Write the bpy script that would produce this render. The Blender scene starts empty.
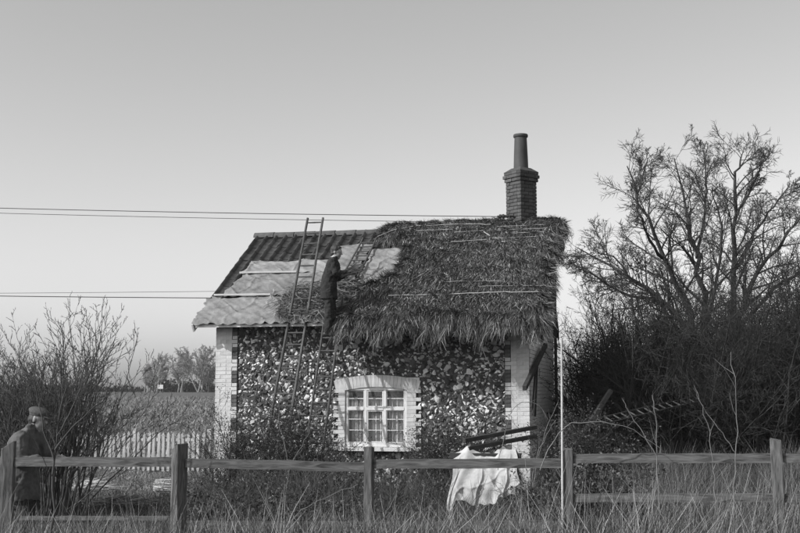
import bpy, bmesh, math, random
import numpy as np
from mathutils import Vector, Matrix, Euler
PI = math.pi
R_ = math.radians

# ---------------------------------------------------------------- camera, sky, sun, exposure
scene = bpy.context.scene
C = scene.collection
CAM_Z = 1.75
cam_d = bpy.data.cameras.new('camera')
cam_d.sensor_width = 36.0
cam_d.lens = 50.0
cam_d.clip_end = 3000.0
cam = bpy.data.objects.new('camera', cam_d)
cam.location = (0, 0, CAM_Z)
cam.rotation_euler = (R_(90) + math.atan(124.5 / 1111.0), 0, 0)
C.objects.link(cam)
scene.camera = cam

HOUSE_TURN = R_(12.5)            # the cottage's right end is nearer
SUN_AZ, SUN_EL = R_(50), R_(34)  # left of the front wall's normal, above the horizon
_ex = Vector((math.cos(HOUSE_TURN), -math.sin(HOUSE_TURN), 0))
_ey = Vector((math.sin(HOUSE_TURN), math.cos(HOUSE_TURN), 0))
to_sun = (-_ex * math.sin(SUN_AZ) - _ey * math.cos(SUN_AZ)) * math.cos(SUN_EL) + Vector((0, 0, math.sin(SUN_EL)))

world = bpy.data.worlds.new('World')
scene.world = world
world.use_nodes = True
wn = world.node_tree.nodes
wl = world.node_tree.links
bgn = wn['Background']
sky = wn.new('ShaderNodeTexSky')
sky.sky_type = 'NISHITA'
sky.sun_disc = False
sky.sun_elevation = SUN_EL
sky.sun_rotation = math.atan2(to_sun.x, to_sun.y)
sky.air_density = 1.0
sky.dust_density = 2.0
sky.ozone_density = 1.0
bw = wn.new('ShaderNodeRGBToBW')          # black and white film: the sky's brightness only
wl.new(sky.outputs[0], bw.inputs[0])
wl.new(bw.outputs[0], bgn.inputs[0])
bgn.inputs[1].default_value = 0.15

sun_d = bpy.data.lights.new('sun', 'SUN')
sun_d.energy = 3.3
sun_d.angle = R_(0.55)
sun_d.color = (1.0, 1.0, 1.0)
sun = bpy.data.objects.new('sun', sun_d)
sun.rotation_euler = to_sun.to_track_quat('Z', 'Y').to_euler()
sun.location = (-20, 0, 30)
C.objects.link(sun)

scene.view_settings.view_transform = 'Standard'
scene.view_settings.look = 'None'
scene.view_settings.gamma = 1.0
scene.view_settings.use_curve_mapping = False
scene.view_settings.exposure = 0.5
scene.render.engine = 'CYCLES'
scene.cycles.max_bounces = 6
scene.cycles.transparent_max_bounces = 8

# ---------------------------------------------------------------- helpers
HX, HY = 2.246, 19.4
def hp(x, y, z):                      # cottage coordinates (right front corner, along the front, back, up) to the world
    v = Vector((HX, HY, 0)) + _ex * x + _ey * y
    return Vector((v.x, v.y, z))

def tag(o, label=None, cat=None, group=None, kind=None):
    if label: o['label'] = label
    if cat: o['category'] = cat
    if group: o['group'] = group
    if kind: o['kind'] = kind
    return o

def empty(name, loc=(0, 0, 0), rz=0.0, label=None, cat=None, group=None):
    o = bpy.data.objects.new(name, None)
    o.empty_display_size = 0.2
    o.location = loc
    o.rotation_euler = (0, 0, rz)
    C.objects.link(o)
    return tag(o, label, cat, group)

def link(name, me, parent=None, mat=None):
    o = bpy.data.objects.new(name, me)
    C.objects.link(o)
    if parent is not None: o.parent = parent
    if mat is not None and len(me.materials) == 0: me.materials.append(mat)
    return o

def npmesh(name, V, F, mat=None, tone=None, smooth=False):
    """V (n,3), F (m,k) of one face size; tone: per-vertex grey factor"""
    V = np.asarray(V, dtype=np.float32); F = np.asarray(F, dtype=np.int32)
    me = bpy.data.meshes.new(name)
    m, k = F.shape
    me.vertices.add(len(V)); me.vertices.foreach_set('co', V.ravel())
    me.loops.add(m * k); me.loops.foreach_set('vertex_index', F.ravel())
    me.polygons.add(m)
    me.polygons.foreach_set('loop_start', np.arange(m, dtype=np.int32) * k)
    me.polygons.foreach_set('use_smooth', np.full(m, smooth, dtype=bool))
    me.update(calc_edges=True)
    if tone is not None:
        a = me.attributes.new('tone', 'FLOAT', 'POINT')
        a.data.foreach_set('value', np.asarray(tone, dtype=np.float32))
    if mat is not None: me.materials.append(mat)
    return me

def bmmesh(name, bm, mat=None, smooth=False):
    me = bpy.data.meshes.new(name)
    bm.normal_update()
    bm.to_mesh(me); bm.free()
    if smooth: me.polygons.foreach_set('use_smooth', np.ones(len(me.polygons), dtype=bool))
    if mat is not None: me.materials.append(mat)
    return me

def box(bm, x0, x1, y0, y1, z0, z1, M=None, bev=0.0):
    r = bmesh.ops.create_cube(bm, size=1.0)
    vs = r['verts']
    for v in vs:
        v.co = Vector(((x0 + x1) / 2 + v.co.x * (x1 - x0), (y0 + y1) / 2 + v.co.y * (y1 - y0), (z0 + z1) / 2 + v.co.z * (z1 - z0)))
    if bev:
        es = list({e for v in vs for e in v.link_edges})
        r2 = bmesh.ops.bevel(bm, geom=es, offset=bev, segments=1, affect='EDGES')
        vs = r2['verts'] if not M else list({v for f in r2['faces'] for v in f.verts} | {v for v in vs if v.is_valid})
    if M is not None:
        for v in {v for v in vs if v.is_valid}: v.co = M @ v.co
    return vs

def bar(bm, p, q, w, h, up=Vector((0, 0, 1)), bev=0.0, ext=0.0):
    """a squared timber from p to q, w across, h along `up`"""
    p = Vector(p); q = Vector(q); d = (q - p); L = d.length; d.normalize()
    s = d.cross(up).normalized(); u = s.cross(d)
    M = Matrix(((d.x, s.x, u.x, p.x), (d.y, s.y, u.y, p.y), (d.z, s.z, u.z, p.z), (0, 0, 0, 1)))
    box(bm, -ext, L + ext, -w / 2, w / 2, -h / 2, h / 2, M, bev)

def tubes(polys, k=3, cap=False):
    """polys: list of (pts, radii); returns V, F(quads) as arrays"""
    by = {}
    for pts, rad in polys: by.setdefault(len(pts), []).append((pts, rad))
    Vs, Fs, off = [], [], 0
    for n, lst in by.items():
        Pn = np.array([a for a, b in lst], dtype=np.float64)          # m,n,3
        Rn = np.array([b for a, b in lst], dtype=np.float64)          # m,n
        m = len(lst)
        T = np.empty_like(Pn)
        T[:, 1:-1] = Pn[:, 2:] - Pn[:, :-2]
        T[:, 0] = Pn[:, 1] - Pn[:, 0]; T[:, -1] = Pn[:, -1] - Pn[:, -2]
        T /= np.linalg.norm(T, axis=2, keepdims=True) + 1e-9
        chord = Pn[:, -1] - Pn[:, 0]
        ref = np.where(np.abs(chord[:, 2:3]) > 0.8 * np.linalg.norm(chord, axis=1, keepdims=True), np.array([[1.0, 0, 0]]), np.array([[0, 0, 1.0]]))
        A = np.cross(T, ref[:, None, :]); A /= np.linalg.norm(A, axis=2, keepdims=True) + 1e-9
        B = np.cross(T, A)
        ang = np.arange(k) * 2 * PI / k
        V = Pn[:, :, None, :] + Rn[:, :, None, None] * (A[:, :, None, :] * np.cos(ang)[None, None, :, None] + B[:, :, None, :] * np.sin(ang)[None, None, :, None])
        idx = (np.arange(m * n * k).reshape(m, n, k)) + off
        nx = np.roll(idx, -1, axis=2)
        F = np.stack([idx[:, :-1], nx[:, :-1], nx[:, 1:], idx[:, 1:]], axis=-1).reshape(-1, 4)
        Vs.append(V.reshape(-1, 3)); Fs.append(F); off += m * n * k
    return np.concatenate(Vs), np.concatenate(Fs)

def tube_mesh(name, polys, mat, k=3, smooth=True, tone=None):
    V, F = tubes(polys, k)
    return npmesh(name, V, F, mat, tone, smooth)

def round_pole(name, pts, rad, mat, parent=None, k=8):
    """a closed round pole along pts"""
    V, F = tubes([(pts, rad)], k)
    n = len(pts)
    me = bpy.data.meshes.new(name)
    faces = [tuple(f) for f in F.tolist()] + [tuple(range(k))[::-1], tuple(range((n - 1) * k, n * k))]
    me.from_pydata(V.tolist(), [], faces)
    me.materials.append(mat)
    return link(name, me, parent)

def ribbons(rng, base, d, length, width, bend, seg=2, side=None, droop=None):
    """thin leaf-like strips: base (n,3), d (n,3) unit, length, width (n), bend (n,3) added quadratically; returns V,F,n_per"""
    n = len(base)
    if side is None:
        side = rng.normal(size=(n, 3)); 
    side = np.cross(d, side); side /= np.linalg.norm(side, axis=1, keepdims=True) + 1e-9
    t = np.linspace(0, 1, seg + 1)
    cen = base[:, None, :] + d[:, None, :] * (length[:, None] * t[None])[:, :, None] + bend[:, None, :] * (t ** 2)[None, :, None]
    w = (width[:, None] * (1 - 0.82 * t[None] ** 1.5))[:, :, None] * 0.5
    L = cen - side[:, None, :] * w; Rr = cen + side[:, None, :] * w
    V = np.stack([L, Rr], axis=2).reshape(-1, 3)
    per = 2 * (seg + 1)
    b = (np.arange(n) * per)[:, None, None] + (np.arange(seg) * 2)[None, :, None]
    F = (b + np.array([0, 1, 3, 2])[None, None, :]).reshape(-1, 4)
    return V, F, per

# ---------------------------------------------------------------- materials (grey: the film is black and white)
def mat(name, lo, hi, scale=8.0, rough=0.85, bump=0.0, bscale=None, tone=None, detail=5.0, coord='Object', stretch=(1, 1, 1), spec=0.3, dist=0.02, rnd=(0.75, 1.25), distort=0.0):
    m = bpy.data.materials.new(name); m.use_nodes = True
    nt = m.node_tree; N = nt.nodes; L = nt.links
    b = N['Principled BSDF']
    b.inputs['Roughness'].default_value = rough
    b.inputs['Specular IOR Level'].default_value = spec
    tc = N.new('ShaderNodeTexCoord'); mp = N.new('ShaderNodeMapping')
    mp.inputs['Scale'].default_value = stretch
    L.new(tc.outputs[coord], mp.inputs['Vector'])
    no = N.new('ShaderNodeTexNoise'); no.inputs['Scale'].default_value = scale; no.inputs['Detail'].default_value = detail
    no.inputs['Roughness'].default_value = 0.62; no.inputs['Distortion'].default_value = distort
    L.new(mp.outputs[0], no.inputs['Vector'])
    mr = N.new('ShaderNodeMapRange'); mr.inputs['From Min'].default_value = 0.28; mr.inputs['From Max'].default_value = 0.72
    mr.inputs['To Min'].default_value = lo; mr.inputs['To Max'].default_value = hi
    L.new(no.outputs['Fac'], mr.inputs['Value'])
    val = mr.outputs[0]
    if tone:
        if tone == 'attr':
            a = N.new('ShaderNodeAttribute'); a.attribute_name = 'tone'; f = a.outputs['Fac']
        else:
            oi = N.new('ShaderNodeObjectInfo'); m2 = N.new('ShaderNodeMapRange')
            m2.inputs['To Min'].default_value, m2.inputs['To Max'].default_value = rnd
            L.new(oi.outputs['Random'], m2.inputs['Value']); f = m2.outputs[0]
        mu = N.new('ShaderNodeMath'); mu.operation = 'MULTIPLY'
        L.new(val, mu.inputs[0]); L.new(f, mu.inputs[1]); val = mu.outputs[0]
    L.new(val, b.inputs['Base Color'])
    if bump:
        n2 = N.new('ShaderNodeTexNoise'); n2.inputs['Scale'].default_value = bscale or scale * 3; n2.inputs['Detail'].default_value = 4
        L.new(mp.outputs[0], n2.inputs['Vector'])
        bp = N.new('ShaderNodeBump'); bp.inputs['Strength'].default_value = bump; bp.inputs['Distance'].default_value = dist
        L.new(n2.outputs['Fac'], bp.inputs['Height']); L.new(bp.outputs[0], b.inputs['Normal'])
    return m

def flint_mat(name, tone):
    """split flint: near black glassy core against chalky white rind"""
    m = mat(name, 0.0, 1.0, 11, 0.38, 0.6, 45, None, spec=0.5)
    nt = m.node_tree; N = nt.nodes; L = nt.links; b = N['Principled BSDF']
    mr = [n for n in N if n.bl_idname == 'ShaderNodeMapRange'][0]
    if tone == 'attr':
        a = N.new('ShaderNodeAttribute'); a.attribute_name = 'tone'; f = a.outputs['Fac']
    else:
        a = N.new('ShaderNodeObjectInfo'); f = a.outputs['Random']
    ad = N.new('ShaderNodeMath'); ad.operation = 'MULTIPLY_ADD'; ad.inputs[1].default_value = 0.55
    L.new(mr.outputs[0], ad.inputs[0]); L.new(f, ad.inputs[2])
    ramp = N.new('ShaderNodeValToRGB'); e = ramp.color_ramp.elements
    e[0].position = 0.30; e[0].color = (0.022,) * 3 + (1,)
    e[1].position = 1.0; e[1].color = (0.62,) * 3 + (1,)
    for p_, c_ in ((0.42, 0.05), (0.54, 0.16), (0.66, 0.34), (0.80, 0.52)):
        k = e.new(p_); k.color = (c_,) * 3 + (1,)
    mu = N.new('ShaderNodeMath'); mu.operation = 'MULTIPLY'; mu.inputs[1].default_value = 0.78
    L.new(ad.outputs[0], mu.inputs[0]); L.new(mu.outputs[0], ramp.inputs[0]); L.new(ramp.outputs[0], b.inputs['Base Color'])
    return m

def glass_mat(name):
    m = bpy.data.materials.new(name); m.use_nodes = True
    nt = m.node_tree; N = nt.nodes; L = nt.links
    N.remove(N['Principled BSDF']); out = N['Material Output']
    g = N.new('ShaderNodeBsdfGlossy'); g.inputs['Roughness'].default_value = 0.03; g.inputs['Color'].default_value = (0.9, 0.9, 0.9, 1)
    t = N.new('ShaderNodeBsdfTransparent'); t.inputs['Color'].default_value = (0.85, 0.85, 0.85, 1)
    lw = N.new('ShaderNodeLayerWeight'); lw.inputs['Blend'].default_value = 0.5      # same from either side of the pane
    pw = N.new('ShaderNodeMath'); pw.operation = 'POWER'; pw.inputs[1].default_value = 5.0; L.new(lw.outputs['Facing'], pw.inputs[0])
    fr = N.new('ShaderNodeMath'); fr.operation = 'MULTIPLY_ADD'; fr.inputs[1].default_value = 0.95; fr.inputs[2].default_value = 0.045; L.new(pw.outputs[0], fr.inputs[0])
    no = N.new('ShaderNodeTexNoise'); no.inputs['Scale'].default_value = 4.0
    bp = N.new('ShaderNodeBump'); bp.inputs['Strength'].default_value = 0.08; L.new(no.outputs[0], bp.inputs['Height'])
    L.new(bp.outputs[0], g.inputs['Normal'])
    mx = N.new('ShaderNodeMixShader'); L.new(fr.outputs[0], mx.inputs[0]); L.new(t.outputs[0], mx.inputs[1]); L.new(g.outputs[0], mx.inputs[2])
    L.new(mx.outputs[0], out.inputs[0])
    return m

M = {}
M['ground'] = mat('rough_ground', 0.04, 0.10, 1.3, 0.95, 0.6, 9, coord='Object', dist=0.05)
M['grass'] = mat('grass_blades', 0.85, 1.15, 2.0, 0.8, tone='attr')
M['straw'] = mat('thatch_straw', 0.85, 1.15, 3.0, 0.75, tone='attr', spec=0.25)
M['thatch_base'] = mat('thatch_bed', 0.02, 0.09, 18, 0.95, 0.8, 40, stretch=(3, 1, 1), dist=0.04)
M['whitebrick'] = mat('painted_brick', 0.36, 0.52, 9, 0.75, 0.35, 60, tone='obj', rnd=(0.88, 1.06), dist=0.006)
M['whitecourse'] = mat('painted_brickwork', 0.58, 0.70, 7, 0.75, 0.35, 60, dist=0.006)  # lighter than the front bricks: bounce light on the gable put into its colour
M['joint'] = mat('painted_joint', 0.38, 0.52, 9, 0.85, 0.3, 60, dist=0.006)
M['darkbrick'] = mat('dark_brick', 0.04, 0.10, 12, 0.85, 0.4, 50, tone='obj', rnd=(0.6, 1.3), dist=0.008)
M['chimbrick'] = mat('sooty_brick', 0.035, 0.085, 14, 0.88, 0.45, 50, tone='obj', rnd=(0.65, 1.35), dist=0.008)
M['mortar'] = mat('flint_mortar', 0.03, 0.08, 18, 0.95, 0.6, 60, dist=0.01)
M['sootmortar'] = mat('soot_mortar', 0.04, 0.07, 18, 0.95, 0.6, 60, dist=0.01)
M['pot'] = mat('chimney_pot_clay', 0.03, 0.07, 5, 0.7, 0.15, 40, stretch=(1, 1, .4))
M['flint'] = flint_mat('flint_rubble', 'attr')
M['flint_obj'] = flint_mat('flint_nodule', 'obj')
M['tile'] = mat('pantile_clay', 0.02, 0.05, 9, 0.8, 0.4, 45, tone='obj', rnd=(0.6, 1.4), dist=0.008)
M['ridge'] = mat('ridge_tile_clay', 0.04, 0.09, 9, 0.8, 0.4, 45, tone='obj', rnd=(0.75, 1.25), dist=0.008)
M['paint'] = mat('white_paint', 0.48, 0.62, 16, 0.55, 0.15, 80, stretch=(1, 1, .3), dist=0.004)
M['glass'] = glass_mat('old_window_glass')
M['curtain'] = mat('net_curtain', 0.60, 0.78, 3, 0.95)
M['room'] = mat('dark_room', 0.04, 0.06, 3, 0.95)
M['sheet'] = mat('grey_roof_sheet', 0.11, 0.26, 4, 0.85, 0.8, 14, tone='obj', rnd=(0.8, 1.15), dist=0.02)
M['cloth'] = mat('white_cloth', 0.18, 0.50, 3.2, 0.85, 0.3, 26, dist=0.015)  # dark mottling puts the shadows among the folds into the colour
M['dimwood'] = mat('shaded_old_wood', 0.035, 0.075, 8, 0.9, 0.4, 40, stretch=(1, 1, 1), dist=0.006)  # wood darkened in colour to stand for the shade by the thicket
M['palebatten'] = mat('pale_batten', 0.30, 0.48, 9, 0.8, 0.2, 50, stretch=(.2, 1, 1))
M['rod'] = mat('hazel_rod', 0.26, 0.42, 9, 0.7)
M['oldwood'] = mat('weathered_fence_wood', 0.02, 0.145, 9, 0.9, 0.5, 30, tone='obj', rnd=(0.8, 1.25), stretch=(.35, 3, 3), dist=0.008, distort=1.2)
M['postwood'] = mat('weathered_post_wood', 0.02, 0.14, 9, 0.9, 0.5, 30, tone='obj', rnd=(0.85, 1.2), stretch=(3, 3, .35), dist=0.008, distort=1.2)
M['darkwood'] = mat('dark_wood', 0.018, 0.045, 8, 0.85, 0.4, 40, stretch=(1, 1, 1), dist=0.006)
M['ladderwood'] = mat('ladder_wood', 0.04, 0.085, 10, 0.75, 0.2, 50, tone='obj', rnd=(0.85, 1.2))
M['palewood'] = mat('pale_picket_wood', 0.20, 0.44, 10, 0.8, 0.3, 50, tone='obj', rnd=(0.7, 1.1), stretch=(3, 3, .4))
M['polepaint'] = mat('pale_pole', 0.32, 0.48, 22, 0.6)
M['iron'] = mat('dark_iron', 0.015, 0.03, 12, 0.55, 0.2, 60)
M['wire'] = mat('wire', 0.03, 0.05, 3, 0.5)
M['bark'] = mat('bare_bark', 0.03, 0.06, 6, 0.9, 0.4, 30)
M['twig'] = mat('bare_twigs', 0.035, 0.07, 2, 0.9)
M['thornbark'] = mat('thicket_bark', 0.02, 0.042, 2, 0.95)
M['palestem'] = mat('dry_stem', 0.09, 0.18, 6, 0.85)
M['leaf'] = mat('shrub_leaf', 0.025, 0.06, 2.5, 0.55, tone='attr', spec=0.4)
M['field'] = M['ground']
M['jacket'] = mat('dark_jacket_cloth', 0.012, 0.022, 18, 0.95, 0.3, 120, dist=0.004)
M['trousers'] = mat('dark_trousers_cloth', 0.014, 0.026, 18, 0.95, 0.3, 120, dist=0.004)
M['greycoat'] = mat('grey_coat_cloth', 0.06, 0.11, 14, 0.95, 0.3, 90, dist=0.004)
M['skin'] = mat('skin', 0.17, 0.24, 12, 0.55)
M['hair'] = mat('dark_hair', 0.015, 0.035, 60, 0.6, 0.5, 120, dist=0.004)
M['cap'] = mat('tweed_cap', 0.04, 0.09, 60, 0.95, 0.3, 120, dist=0.004)
M['leather'] = mat('boot_leather', 0.02, 0.04, 12, 0.5)
M['shirt'] = mat('pale_collar', 0.34, 0.44, 12, 0.8)
# ---------------------------------------------------------------- ground and field: one sheet to the horizon
rng = np.random.default_rng(7)
random.seed(7)
def gz(x, y):
    x = np.asarray(x, dtype=float); y = np.asarray(y, dtype=float)
    near = np.clip((60 - y) / 40, 0, 1)
    h = 0.05 * np.sin(x * 0.9 + 1.3) * np.cos(y * 0.7) + 0.03 * np.sin(x * 2.3 + y * 1.7) + 0.02 * np.sin(x * 5.1 - y * 4.3)
    far = np.clip((y - 40) / 60, 0, 1)
    return h * near - 0.02 + far * 0.06 * np.sin(x * 0.05 + y * 0.03) + 1.62 * np.clip((y - 40) / 120, 0, 1) ** 1.2   # the field climbs gently
xs = np.concatenate([-np.geomspace(14, 900, 34)[::-1], np.linspace(-13.6, 13.6, 110), np.geomspace(14, 900, 34)])
ys = np.concatenate([-np.geomspace(1, 60, 10)[::-1], np.linspace(0, 30, 110), np.geomspace(30.5, 1500, 60)])
XX, YY = np.meshgrid(xs, ys)
V = np.stack([XX, YY, gz(XX, YY)], -1).reshape(-1, 3)
nx_, ny_ = len(xs), len(ys)
ii = (np.arange(ny_ - 1)[:, None] * nx_ + np.arange(nx_ - 1)[None]).ravel()
F = np.stack([ii, ii + 1, ii + 1 + nx_, ii + nx_], 1)
go = link('ground', npmesh('ground', V, F, M['ground'], smooth=True))
tag(go, kind='structure')

# ---------------------------------------------------------------- the cottage
WL, WD = 5.8, 5.25
EV, EZ, RV, RZ = -0.34, 2.98, 2.96, 5.03
SLEN = math.hypot(RV - EV, RZ - EZ)
SD = Vector((0, (RV - EV) / SLEN, (RZ - EZ) / SLEN)); SN = Vector((0, -SD.z, SD.y))
def roofpt(x, s, off=0.0): return Vector((x, EV, EZ)) + SD * s + SN * off
cot = empty('cottage', (HX, HY, 0), -HOUSE_TURN, 'flint and white brick cottage, half thatched, with a tall chimney pot', 'cottage')

WX0, WX1 = -3.31, -2.18          # window opening
bm = bmesh.new()
for (x0, x1, z0, z1) in ((-WL + .03, WX0, 0, 3.1), (WX1, -.03, 0, 3.1), (WX0, WX1, 0, .70), (WX0, WX1, 1.80, 3.1)):
    box(bm, x0, x1, .035, .34, z0 - .15, z1)
front = link('front_wall', bmmesh('front_wall', bm, M['mortar']), cot)
def gable(name, x0, x1):
    bm = bmesh.new()
    prof = [(.345, -.15), (WD, -.15), (WD, 2.95), (RV, 4.93), (.345, 3.3)]
    a = [bm.verts.new((x0, y, z)) for y, z in prof]; b = [bm.verts.new((x1, y, z)) for y, z in prof]
    bm.faces.new(a); bm.faces.new(b[::-1])
    for i in range(5): bm.faces.new((a[i], b[i], b[(i + 1) % 5], a[(i + 1) % 5]))
    bmesh.ops.recalc_face_normals(bm, faces=bm.faces)
    return link(name, bmmesh(name, bm, M['joint']), cot)
gr_ = gable('gable_wall', -.34, -.025)
gl_ = gable('gable_wall', -WL + .03, -WL + .34)
bm = bmesh.new(); box(bm, -WL + .345, -.345, WD - .3, WD - .005, -.15, 3.08)
link('back_wall', bmmesh('back_wall', bm, M['whitecourse']), cot)

# bricks: shared meshes
BH, BJ = 0.0635, 0.009
CP = BH + BJ
def brick_mesh(name, l, h, d, m, bev=.0025):
    bm = bmesh.new(); box(bm, -l / 2, l / 2, -d / 2, d / 2, -h / 2, h / 2, None, bev)
    return bmmesh(name, bm, m)
bmesh_cache = {}
def brick(parent, x0, x1, yf, zc, m, depth=.10, name='brick', h=BH):
    """a brick with its front face at yf"""
    l = round(x1 - x0, 3); key = (l, h, m.name, depth)
    if key not in bmesh_cache: bmesh_cache[key] = brick_mesh('brick', l, h, depth, m)
    o = link(name, bmesh_cache[key], parent)
    o.location = ((x0 + x1) / 2, yf + depth / 2 + rng.uniform(-.0025, .0025), zc)
    o.rotation_euler = (rng.normal(0, .006), 0, rng.normal(0, .006))
    return o
# painted quoins, two and one-and-a-half bricks wide by turns of three courses, dark bricks in the notches
ncour = 41
for side in (0, 1):
    for c in range(ncour):
        zc = .02 + c * CP + BH / 2
        wide = ((c + 1) // 3) % 2 == 0
        odd = c % 2
        if wide: cuts = [0, .215, .325, .43] if odd else [0, .105, .215, .43]
        else: cuts = [0, .105, .325] if odd else [0, .215, .325]
        for a_, b_ in zip(cuts[:-1], cuts[1:]):
            x0, x1 = (-WL + a_, -WL + b_ - BJ) if side == 0 else (-b_ + BJ, -a_)
            brick(front, x0, x1, 0.0, zc, M['whitebrick'])
        if not wide:
            x0, x1 = (-WL + .325, -WL + .43 - BJ) if side == 0 else (-.43 + BJ, -.325)
            brick(front, x0, x1, 0.006, zc, M['darkbrick'])
# gable brickwork, joined (courses run away from the camera and are too fine to pick apart)
Vb, Fb = [], []
cube = np.array([[x, y, z] for x in (0, 1) for y in (0, 1) for z in (0, 1)], float)
cf = np.array([[0, 1, 3, 2], [4, 6, 7, 5], [0, 4, 5, 1], [2, 3, 7, 6], [0, 2, 6, 4], [1, 5, 7, 3]])
c = 0; z = .02
while z < 4.85:
    y = .108 + (.11 if c % 2 else 0)
    ymax = WD if z < 3.05 else RV + (4.9 - z) / .86
    ymin = .108 if z < 3.1 else max(.108, RV - (4.9 - z) / .62)
    while y < ymax - .05:
        if y + .2 > ymin:
            Vb.append(cube * [.1, .215, BH] + [-.1 + rng.uniform(-.002, .002), y, z]); Fb.append(cf + 8 * len(Fb))
        y += .225
    z += CP; c += 1
bw_ = link('brickwork', npmesh('brickwork', np.concatenate(Vb), np.concatenate(Fb), M['whitecourse']), gr_)
bw_['kind'] = 'stuff'

# window surround: toothed jambs and a flat segmental arch
AX, AR, AZ0 = -2.725, 3.14, -1.105
for c in range(16):
    zc = .70 + c * CP + BH / 2
    lg = c % 2 == 0
    xl_ = -3.53 if lg else -3.44
    brick(front, xl_, WX0 - .002, -.004, zc, M['whitebrick'], name='jamb_brick')
    xr_ = -1.92 if lg else -2.01
    brick(front, WX1 + .002, xr_, -.004, zc, M['whitebrick'], name='jamb_brick')
nv = 23; vm = brick_mesh('voussoir', .066, .215, .10, M['whitebrick'])
for i in range(nv):
    a_ = (-.258 + .516 * (i + .5) / nv)
    rr = AR - .1075
    o = link('voussoir', vm, front); o.location = (AX + rr * math.sin(a_), .046 + rng.uniform(-.003, .003), AZ0 + rr * math.cos(a_)); o.rotation_euler = (0, a_, 0)
bm = bmesh.new(); box(bm, -3.50, -1.95, .012, .05, 1.80, 1.99)
link('arch_joint', bmmesh('arch_joint', bm, M['joint']), front)
for x0, x1 in ((-WL + .006, -WL + .318), (-.318, -.006)):
    bm = bmesh.new(); box(bm, x0, x1, .0045, .05, -.1, 3.02); link('quoin_joint', bmmesh('quoin_joint', bm, M['joint']), front)
for x0, x1 in ((-3.435, WX0 - .006), (WX1 + .006, -2.015)):
    bm = bmesh.new(); box(bm, x0, x1, .004, .05, .70, 1.86); link('jamb_joint', bmmesh('jamb_joint', bm, M['joint']), front)

# window
win = empty('window'); win.parent = cot; win.location = (0, .022, 0)
def wbox(name, x0, x1, z0, z1, y0=0.0, y1=.055, m='paint', bev=.004, parent=win):
    bm = bmesh.new(); box(bm, x0, x1, y0, y1, z0, z1, None, bev)
    return link(name, bmmesh(name, bm, M[m]), parent)
XS = [(-3.263, -2.966), (-2.910, -2.612), (-2.554, -2.231)]
wbox('frame', WX0, -3.266, .76, 1.80); wbox('frame', -2.228, WX1, .76, 1.80)
wbox('head', -3.266, -2.228, 1.765, 1.83, -.003)
wbox('mullion', -2.964, -2.912, .83, 1.765); wbox('mullion', -2.610, -2.556, .83, 1.765)
wbox('frame', -3.266, -2.228, .762, .833, -.002)
wbox('sill', WX0 - .09, WX1 + .10, .690, .757, -.115, .05)
for i, (x0, x1) in enumerate(XS):
    wbox('transom', x0 - .002, x1 + .002, 1.408, 1.462, -.006)
    for k, (z0, z1, bars) in enumerate(((.835, 1.407, (1.25, 1.056)), (1.463, 1.763, (1.617,)))):
        s_ = .012 if i != 1 else .022
        sash = wbox('sash', x0, x0 + s_, z0, z1, .008, .045)
        for q in ((x1 - s_, x1, z0, z1), (x0 + s_, x1 - s_, z0, z0 + s_), (x0 + s_, x1 - s_, z1 - s_, z1)): wbox('sash', *q, .009, .044)
        zz = [z0 + s_] + sorted(bars) + [z1 - s_]
        for b_ in bars: wbox('glazing_bar', x0 + s_, x1 - s_, b_ - .007, b_ + .007, .012, .036, bev=.002)
        for za, zb in zip(zz[:-1], zz[1:]):
            bm = bmesh.new(); box(bm, x0 + s_, x1 - s_, .022, .025, za + .006, zb - .006)
            o = link('pane', bmmesh('pane', bm, M['glass']), win)
            o.rotation_euler = (rng.normal(0, .0015), 0, rng.normal(0, .0015))
    n = 60; xx = np.linspace(x0 - .02, x1 + .02, n)
    yy = .085 + .018 * np.sin(xx * 95 + i * 2 + 1.5 * np.sin(xx * 17)) + .012 * np.sin(xx * 211)
    Vc = np.concatenate([np.stack([xx, yy + .01 * zz_, np.full(n, zq)], 1) for zq, zz_ in ((.78, 1), (1.2, 0), (1.78, -1))])
    Fc = np.concatenate([np.stack([np.arange(n - 1) + r * n, np.arange(1, n) + r * n, np.arange(1, n) + (r + 1) * n, np.arange(n - 1) + (r + 1) * n], 1) for r in range(2)])
    link('curtain', npmesh('curtain', Vc, Fc, M['curtain'], smooth=True), win)
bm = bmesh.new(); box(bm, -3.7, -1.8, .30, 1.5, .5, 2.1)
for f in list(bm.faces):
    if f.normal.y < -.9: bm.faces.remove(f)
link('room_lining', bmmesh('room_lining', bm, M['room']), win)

# flints: dart-thrown nodules of unlike size
pts = []
def flint_ok(x, z, r):
    if not (-WL + .43 + r * .6 < x < -.43 - r * .6) or not (.05 < z < 3.0): return False
    lg = int((z - .70) / CP) % 2 == 0
    if .66 < z < 1.90 and ((-3.535 if lg else -3.445) - r * .8 < x < (-1.915 if lg else -2.005) + r * .8): return False
    if z >= 1.85 and abs(x - AX) < .84 + r * .5 and math.hypot(x - AX, z - AZ0) < AR + r * .85: return False
    return True
arr = np.zeros((6000, 3)); n_f = 0
for (r0, r1, tries) in ((.038, .050, 1500), (.028, .038, 22000), (.020, .028, 40000), (.013, .019, 50000)):
    for _ in range(tries):
        x = rng.uniform(-5.4, -.4); z = rng.uniform(.05, 3.0); r = rng.uniform(r0, r1)
        if not flint_ok(x, z, r): continue
        d = arr[:n_f]
        if n_f and np.any((d[:, 0] - x) ** 2 + (d[:, 1] - z) ** 2 < ((d[:, 2] + r) * .84) ** 2): continue
        arr[n_f] = (x, z, r); n_f += 1
        if n_f >= 5999: break
fl = arr[:n_f]; fl = fl[np.argsort(-fl[:, 2])]
def ico(sub=1):
    bm = bmesh.new(); bmesh.ops.create_icosphere(bm, subdivisions=sub, radius=1.0)
    V = np.array([v.co[:] for v in bm.verts]); F = np.array([[v.index for v in f.verts] for f in bm.faces]); bm.free(); return V, F
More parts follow.
